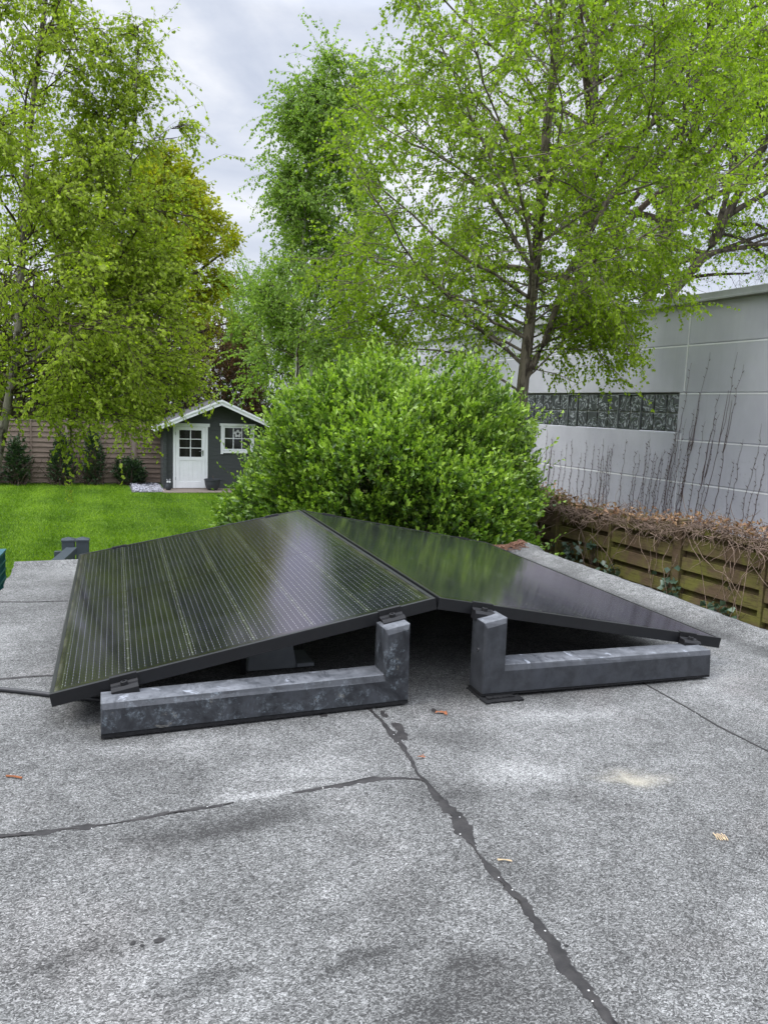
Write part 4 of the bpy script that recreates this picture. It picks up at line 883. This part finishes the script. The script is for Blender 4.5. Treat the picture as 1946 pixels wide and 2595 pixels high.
MB().lathe([(.12, 0), (.165, .05), (.20, .16), (.215, .27), (.225, .275), (.225, .305), (.20, .305), (.195, .25)], n=28).build('bowl', potm, pot, smooth=False)
MB().lathe([(.196, .245), (.05, .26)], n=20).build('soil', plain_soil(), pot); b = MB(); b.tube([(.02, 0, .25), (.03, 0, .33), (.015, .01, .39)], .012, 6).build('stub_stem', brown_bark, pot)
x, y = gxy(shed_c, .06, -.42); owl = thing('owl_figurine', 'small dark owl figurine with pale round eyes by the shed corner', 'figurine', (x, y, G+.02), GY)
MB().lathe([(.05, 0), (.075, .03), (.082, .09), (.072, .15), (.062, .18), (.066, .22), (.055, .27), (.02, .29)], n=16).build('body', potm, owl, smooth=True)
for s_ in (-1, 1):
    MB().lathe([(.001, 0), (.026, .004), (.026, .012), (.001, .014)], n=12).build('eye', ww, owl).matrix_local = Matrix.Translation((s_*.028, -.052, .23)) @ Matrix.Rotation(PI/2, 4, 'X')
    MB().prism([(s_*.02, .25), (s_*.05, .26), (s_*.045, .31)] if s_ > 0 else [(-.05, .26), (-.02, .25), (-.045, .31)], -.02, .01).build('ear', ww, owl)

# ------------------------------------------------------------------ grey hall on the right
HY = math.atan(.443); hall = thing('grey_hall', 'long flat roofed grey concrete panel hall on the right with a strip of glass blocks', 'building', (3.905, 10.45, 0), HY)
def wall_mat():
    m, t, out = newmat('grey_render'); oc = t.n('ShaderNodeTexCoord').outputs['Object']
    mpn = t.n('ShaderNodeMapping'); t.put(mpn.inputs[0], oc); mpn.inputs['Scale'].default_value = (1, 1.2, .8)
    n = t.noise(mpn.outputs[0], 1.3, 6, .6); n2 = t.noise(oc, 70, 5, .75); n3 = t.noise(oc, 22, 5, .7, .5)
    ms = t.n('ShaderNodeMapping'); t.put(ms.inputs[0], oc); ms.inputs['Scale'].default_value = (1, 3.5, .25); st = t.noise(ms.outputs[0], 2.4, 6, .65)
    col = t.ramp(n, [(.35, (0.465, 0.465, 0.52)), (.65, (0.545, 0.545, 0.60))])
    col = t.mix(t.math('MULTIPLY', t.smooth(st, .5, .75), .22), col, (.36, .37, .39))
    z = t.n('ShaderNodeSeparateXYZ', i_0=oc).outputs[2]
    low = t.math('SUBTRACT', 1.0, t.smooth(z, -.3, .9)); sp = t.math('MULTIPLY', t.smooth(n3, .60, .66), low)
    col = t.mix(t.math('MULTIPLY', sp, .6), col, (.26, .26, .27))
    principled(t, out, col, .75, .3, 0, n2, .35, .004); return m
wm = wall_mat()
YN, YF = -14.0, 9.0      # local y range (toward camera .. far)
zs = [G-.05, -.66, -.062, .494, 1.111, 1.734, 2.27]
b = MB(); g = .015
def slab(y0, y1, z0, z1): 
    V = [(0, y0+g, z0+g), (0, y1-g, z0+g), (0, y1-g, z1-g), (0, y0+g, z1-g), (.014, y0+g*.35, z0+g*.35), (.014, y1-g*.35, z0+g*.35), (.014, y1-g*.35, z1-g*.35), (.014, y0+g*.35, z1-g*.35)]
    b.add(V, [(3,2,1,0), (0,1,5,4), (1,2,6,5), (2,3,7,6), (3,0,4,7)])
WY0, WY1, WZ_0, WZ_1 = .075, 3.70, .585, 1.105
for i in range(len(zs)-1):
    z0, z1 = zs[i], zs[i+1]
    for (y0, y1) in ((YN, -6), (-6, 0.0)): slab(y0, y1, z0, z1)
    if i == 3: continue
    if i == 2: slab(0, YF, z0, WZ_0+g)          # tall panel under the window strip
    else: slab(0, YF, z0, z1)
slab(0-g*2+.0, WY0+g, WZ_0+g*0, WZ_1+.006+g); slab(WY1-g, YF, WZ_0, WZ_1+.006+g)
b.box(.0145, .3, YN, YF, G-.05, WZ_0-.01).box(.0145, .3, YN, YF, WZ_1+.01, 2.27).box(.0145, .3, YN, WY0-.005, WZ_0-.0095, WZ_1+.0095).box(.0145, .3, WY1+.005, YF, WZ_0-.0095, WZ_1+.0095)
b.box(.31, 9.0, YN+.1, YF-.1, G, 2.2)
b.build('wall', wm, hall)
jb = MB()  # pale strips put the light caught on the joint lips into colour
for z in zs[1:-1]:
    for (y0, y1) in (((YN, WY0-.01) if z in (.494, 1.111) else (YN, YF)),): jb.box(-.002, .0135, y0, y1, z-.018, z-.001)
jb.box(-.001, .0135, -.006, .010, 1.135, 2.26).box(.002, .0135, -.005, .004, G, .58)
jb.build('joint_lit_strip', simple('joint_lip_light', (.88, .88, .90), (.8, .8, .82), 9, .7), hall)
capm = simple('roof_edge_metal', (0.38, 0.39, 0.385), (0.31, 0.32, 0.315), 3, .5, .4)
MB().box(-.055, .3, YN, YF+.05, 2.255, 2.365).box(-.07, -.0551, YN, YF+.05, 2.26, 2.29).box(.3001, 9.05, YN, YF+.05, 2.20, 2.33).build('roof_edge', capm, hall, bevel=.004)
gb = bpy.data.materials.new('glass_block'); gb.use_nodes = True; gb.node_tree.nodes.clear(); t = NT(gb.node_tree); out = t.n('ShaderNodeOutputMaterial'); oc = t.n('ShaderNodeTexCoord').outputs['Object']
n = t.noise(oc, 4.5, 1, .5, 2.6); w_ = t.n('ShaderNodeTexWave'); t.put(w_.inputs[0], oc); w_.inputs['Scale'].default_value = 3; w_.inputs['Distortion'].default_value = 14; w_.inputs['Detail'].default_value = 1.5
principled(t, out, t.mix(t.math('MULTIPLY', t.smooth(n, .47, .50), t.math('SUBTRACT', 1.0, t.smooth(n, .52, .56))), (.055, .062, .065), (.34, .37, .39)), .10, .6, 0, n, 0.6, .02)  # pale swirls paint the highlights of the wavy glass into its colour
mort = simple('block_mortar', (0.32, 0.33, 0.32), (0.22, 0.225, 0.22), 12, .9)
gwn = MB().box(.05, .12, WY0, WY1, WZ_0, WZ_1).build('glass_block_window', mort, hall)
nb = 15; pw = (WY1-WY0-.01)/nb; ph = (WZ_1-WZ_0-.01)/2
for k in range(nb):
    for r in range(2):
        y0 = WY0+.005+k*pw; z0 = WZ_0+.005+r*ph
        o = MB().box(.028, .0495, y0+.013, y0+pw-.013, z0+.010, z0+ph-.010).build('glass_block', gb, gwn, bevel=.008)
vfm = simple('vent_metal', (.16, .18, .18), (.1, .11, .11), 9, .5)
for (y_a, y_b) in ((WY0+.005+3*pw, WY0+.005+5*pw), (WY0+.005+9*pw, WY0+.005+10*pw)):
    MB().box(.004, .026, y_a-.004, y_a+.012, WZ_0+.002, WZ_1-.002).box(.004, .026, y_b-.012, y_b+.004, WZ_0+.002, WZ_1-.002).box(.005, .026, y_a+.0122, y_b-.0122, WZ_0+.002, WZ_0+.016).box(.005, .026, y_a+.0122, y_b-.0122, WZ_1-.016, WZ_1-.002).build('vent_frame', vfm, gwn)
# bare climbing stems on the wall
vinem = simple('vine_stem', (0.13, 0.075, 0.068), (0.065, 0.038, 0.034), 40, .85)
vine = thing('climbing_vine', 'leafless dark brown climber, its thin stems fanning up the grey hall wall', 'climber', (3.905, 10.45, 0), HY)
rng = random.Random(12)
stems = [(-.2, 1.62, -.45), (-.62, 1.6, -.55), (-.75, 1.45, -.5), (.05, 1.5, -.42), (-.45, 1.1, -.35), (-1.15, .75, -.3), (-.95, .55, -.25), (-1.2, .25, -.2), (-.3, .75, -.3), (-.1, .9, -.3), (-.5, .85, -.3), (-1.3, .5, -.3), (-1.6, 1.3, -.4), (-2.0, 1.1, -.4), (-2.6, 1.0, -.4), (-.12, .55, -.25), (-.85, .3, -.2)]
for k in range(40):
    y0 = rng.uniform(-.1, 4.2); stems.append((y0, rng.uniform(.15, .52) if y0 > .2 else rng.uniform(.2, .9), -.07-.18*max(0, (1.6-y0)/1.6)))
for (yy, top, lean) in stems:
    b = MB(); n = 26; z0 = -1.0; pts = []; w1 = 0
    for k in range(n):
        f = k/(n-1); w1 = w1*.7+rng.gauss(0, .012); pts.append((-.008+rng.uniform(-.004, .001), yy-lean*.0+lean*(f-.5)*.8+w1, z0+(top-z0)*f))
    r0 = rng.uniform(.003, .0052); b.tube(pts, [r0*(1-.72*k/(n-1)) for k in range(n)], 5)
    for k in range(4, n-1):
        if rng.random() < .75:
            p = pts[k]; s_ = rng.choice((-1, 1)); L = rng.uniform(.012, .035); b.tube([p, (p[0]-.008, p[1]+s_*L, p[2]+L*.8)], [.004, .002], 4)
    if top > .5 and rng.random() < .6:
        k = rng.randint(10, 18); p = pts[k]; L = (top-p[2])*.6; b.tube([p, (p[0], p[1]-.04, p[2]+L*.5), (p[0], p[1]-.07+rng.gauss(0, .01), p[2]+L)], [.005, .003, .0015], 5)
    b.build('stem', vinem, vine)

# ------------------------------------------------------------------ mossy fence on the right
FY = math.atan(.43); F0 = (5.0-.43*7.62, 7.62)
def mossy():
    m, t, out = newmat('mossy_wood'); oc = t.n('ShaderNodeTexCoord').outputs['Object']
    mpn = t.n('ShaderNodeMapping'); t.put(mpn.inputs[0], oc); mpn.inputs['Scale'].default_value = (3, .7, 6)
    n = t.noise(oc, 3.5, 6, .65, .4); n2 = t.noise(mpn.outputs[0], 14, 5, .7)
    col = t.mix(t.smooth(n, .40, .62), (0.115, 0.080, 0.052), (0.135, 0.130, 0.036)); col = t.mix(t.math('MULTIPLY', t.smooth(n2, .45, .7), .6), col, (0.05, 0.042, 0.02))
    principled(t, out, col, .9, .1, 0, n2, .5, .006); return m
mossm = mossy()
mf = thing('woven_fence', 'mossy green brown woven board fence between the garage roof and the grey hall', 'fence', (F0[0], F0[1], G), FY)
top_h = 1.60; Rr = random.Random(3); pst = [-6.56, -4.92, -3.28, -1.64, 0, 1.64, 3.28, 4.92]
for k in range(len(pst)-1):
    a0, a1 = pst[k]+.045, pst[k+1]-.045; b = MB(); nb_ = 3; seg = (a1-a0)/nb_; rows = 20; hh = top_h/rows
    P_ = .148
    for r in range(11):
        for hf in range(2):
            y0, y1 = (a0, (a0+a1)/2-.0165) if hf == 0 else ((a0+a1)/2+.0165, a1); z = r*P_+(P_/2 if hf else 0)+Rr.gauss(0, .003); tl = Rr.gauss(0, .003)
            zt = min(z+.098, top_h); 
            if z < top_h-.03: b.add([(-.034, y0, z), (-.034, y1, z+tl), (-.027, y1, zt+tl), (-.027, y0, zt), (-.022, y0, z), (-.022, y1, z+tl), (-.015, y1, zt+tl), (-.015, y0, zt)], [(3,2,1,0), (4,5,6,7), (0,1,5,4), (1,2,6,5), (2,3,7,6), (3,0,4,7)])
            z += P_/2-.012; zt = min(z+.098, top_h)
            if z < top_h-.03: b.box(.012, .022, y0, y1, z, zt)
    b.build('board_panel', mossm, mf)
    b = MB().box(-.048, .024, (a0+a1)/2-.016, (a0+a1)/2+.016, 0, top_h)
    b.build('batten', mossm, mf)
for q in pst: MB().box(-.055, .035, q-.043, q+.043, 0, top_h+.05).build('post', mossm, mf, bevel=.006)
# dead climber thatch on top of the fence (uncountable)
thm = simple('dead_creeper', (0.30, 0.22, 0.17), (0.115, 0.083, 0.063), 30, .9, .1)
rng = np.random.default_rng(77); n = 6000
yy = rng.uniform(-7, 4.2, n); keep = (yy > -7); xx = rng.normal(-.02, .085, n); zz = top_h-.02+np.abs(rng.normal(0, .035, n))+.035*np.sin(yy*2.1)+.02*np.sin(yy*5.3)-.3*np.abs(xx)
D = np.stack([rng.normal(0, .5, n), rng.normal(0, 1, n), rng.normal(.0, .35, n)], 1)
P = walk(rng, np.stack([xx, yy, zz], 1), D, rng.uniform(.05, .22, n), 5, .25, .35)
n2 = 170; y2 = rng.uniform(-7, 4, n2); P_b = walk(rng, np.stack([np.full(n2, -.07), y2, rng.uniform(top_h-.25, top_h+.03, n2)], 1), np.stack([rng.normal(-.05, .05, n2), rng.normal(0, .5, n2), np.full(n2, -.6)], 1), rng.uniform(.2, 1.1, n2), 9, .25, .22)
P_b[:, :, 0] = np.clip(P_b[:, :, 0], -.16, -.045)
n3 = 160; P_c = walk(rng, np.stack([rng.normal(-.03, .05, n3), rng.uniform(-7, 4, n3), np.full(n3, top_h+.02)], 1), np.stack([rng.normal(0, .4, n3), rng.normal(0, .7, n3), np.full(n3, .9)], 1), rng.uniform(.08, .26, n3), 7, .35, .25)
V, Fc = merge([tubes(P, .0032, .0015, 3), tubes(P_b, .0035, .0018, 3), tubes(P_c, .002, .001, 3)])
th_o = link('dead_creeper', npmesh('dead_creeper', V, Fc, 4), thm); th_o.location = (F0[0], F0[1], G); th_o.rotation_euler = (0, 0, FY); tag(th_o, 'tangled thatch of dead brown creeper stems along the top of the woven fence', 'creeper', kind='stuff')
n = 1500; yl = rng.uniform(-7, 4, n); Pl = np.stack([rng.normal(-.03, .08, n), yl, top_h+.01+np.abs(rng.normal(0, .045, n))+.035*np.sin(yl*2.1)], 1)
V, Fc, tt = leaf_mesh(rng, Pl, rng.normal(0, 1, (n, 3)), .045, .5, .6)
dl = link('dead_leaves', npmesh('dead_leaves', V, Fc, 3, {'tint': tt}), leafmat('dead_creeper_leaf', [(.12, .06, .035), (.26, .15, .09), (.42, .28, .17)], .2)); dl.location = th_o.location; dl.rotation_euler = th_o.rotation_euler; tag(dl, 'curled dead leaves caught in the creeper thatch on the woven fence', 'dead leaves', kind='stuff')
# ivy plants on the fence
leafI = leafmat('ivy_leaf', [(0.030, 0.058, 0.035), (0.065, 0.11, 0.07), (0.15, 0.21, 0.15)], .12, .35, .5)
ivy = [(-.30, 1.15, .10, .10, 26, 'small ivy tuft just right of the first visible post of the woven fence'), (-.62, 1.28, .05, .05, 8, 'tiny ivy sprig high on the woven fence right of the first post'), (-.92, 1.02, .16, .12, 60, 'ivy patch in the middle of the fence bay between the two visible posts'),
       (-.72, .86, .16, .09, 60, 'ivy low on the woven fence touching the roof edge line between the posts'), (-1.62, .98, .09, .20, 70, 'ivy climbing the second visible post of the woven fence'), (-2.12, .98, .15, .10, 60, 'ivy spray on the right fence bay under the thatch'),
       (-2.02, .72, .10, .16, 70, 'ivy hanging lowest on the right fence bay'), (-2.32, .60, .08, .10, 34, 'ivy tuft on the right fence bay close to the picture edge')]
for i, (y0, z0, sy, sz, n, lb) in enumerate(ivy):
    rng = np.random.default_rng(400+i); x, y = F0[0]-y0*math.sin(FY), F0[1]+y0*math.cos(FY); n = int(n*2); root = thing('ivy_plant', lb, 'ivy', (x, y, G), FY, 'ivy plants on the woven fence')
    P = np.stack([-.075+rng.normal(0, .012, n), rng.normal(0, sy*.6, n), z0+rng.normal(0, sz*.6, n)], 1); Ax = np.stack([rng.normal(-.4, .3, n), rng.normal(0, .6, n), rng.normal(-.5, .4, n)], 1)
    V, Fc, tt = leaf_mesh(rng, P, Ax, .050, 1.0, .15, .35); put_leaves(root, 'leaves', leafI, V, Fc, tt)
    k = 5; A = walk(rng, np.stack([np.full(k, -.06), rng.normal(0, sy*.4, k), np.full(k, z0-sz-.15)], 1), np.stack([np.zeros(k), rng.normal(0, .4, k), np.ones(k)], 1), np.full(k, sz*2+.2), 8, 0, .15); A[:, :, 0] = -.062
    put_tubes(root, 'stems', twig_m, [tubes(A, .003, .0015, 4)])

# ------------------------------------------------------------------ anthracite gate posts and teal crate left behind the roof
am = simple('anthracite_powder_coat', (0.050, 0.062, 0.075), (0.04, 0.05, 0.06), 5, .42, .5)
def gpost(x, y, w, zt, lb, cap=True):
    r = thing('gate_post', lb, 'post', (x, y, G), TH, 'anthracite metal posts behind the garage'); h = w/2
    MB().box(-h, h, -h, h, 0, zt-G).build('shaft', am, r, bevel=.003)
    if cap:
        z = zt-G; MB().add([(-h-.004,-h-.004,z+.001),(h+.004,-h-.004,z+.001),(h+.004,h+.004,z+.001),(-h-.004,h+.004,z+.001),(-h-.004,-h-.004,z+.012),(h+.004,-h-.004,z+.012),(h+.004,h+.004,z+.012),(-h-.004,h+.004,z+.012),(0,0,z+.032)],
            [(3,2,1,0),(0,1,5,4),(1,2,6,5),(2,3,7,6),(3,0,4,7),(4,5,8),(5,6,8),(6,7,8),(7,4,8)]).build('cap', am, r)
gpost(-2.455, 6.0, .094, -.345, 'anthracite metal post with pyramid cap, left of the capped pair'); gpost(-2.355, 6.03, .094, -.345, 'anthracite metal post with pyramid cap, right of the capped pair')
gpost(-2.54, 6.0, .05, -.43, 'lower flat topped anthracite post beside the capped pair', False)
rl = MB().box(-.04, .04, -1.9, -.06, 0, .05).build('gate_rail', am, None, bevel=.003); rl.location = (-2.41, 5.98, -.43); rl.rotation_euler = (0, 0, .19); tag(rl, 'flat anthracite metal rail running from the capped posts toward the garage', 'rail')
cm = simple('teal_plastic', (0.015, 0.12, 0.15), (0.01, 0.09, 0.115), 6, .5, .4)
cr = thing('plastic_crate', 'teal plastic crate standing on the lawn at the left edge behind the garage', 'crate', (-5.06, 9.4, G), .3)
b = MB(); w_, d_, h_ = .36, .26, .46
for z in (0, .11, .22, .33, .44): b.box(-w_, w_, -d_, -d_+.015, z, z+.025).box(-w_, w_, d_-.015, d_, z, z+.025).box(-w_, -w_+.015, -d_+.0152, d_-.0152, z, z+.025).box(w_-.015, w_, -d_+.0152, d_-.0152, z, z+.025)
for k in range(9): q = -w_+.04+k*(2*w_-.08)/8; b.box(q-.012, q+.012, -d_+.002, -d_+.013, .0255, .439).box(q-.012, q+.012, d_-.013, d_-.002, .0255, .439)
for k in range(6): q = -d_+.04+k*(2*d_-.08)/5; b.box(-w_+.002, -w_+.013, q-.012, q+.012, .0255, .439).box(w_-.013, w_-.002, q-.012, q+.012, .0255, .439)
b.build('lattice_sides', cm, cr); MB().box(-w_-.01, w_+.01, -d_-.01, d_+.01, .4655, .485).build('rim', cm, cr, bevel=.004); MB().box(-w_+.02, w_-.02, -d_+.02, d_-.02, .004, .02).build('base', cm, cr)
MB().box(-w_+.02, w_-.02, -d_+.02, d_-.02, .05, .42).build('liner', simple('teal_liner', (0.012, 0.08, 0.10), (0.008, .05, .065), 9, .6), cr)
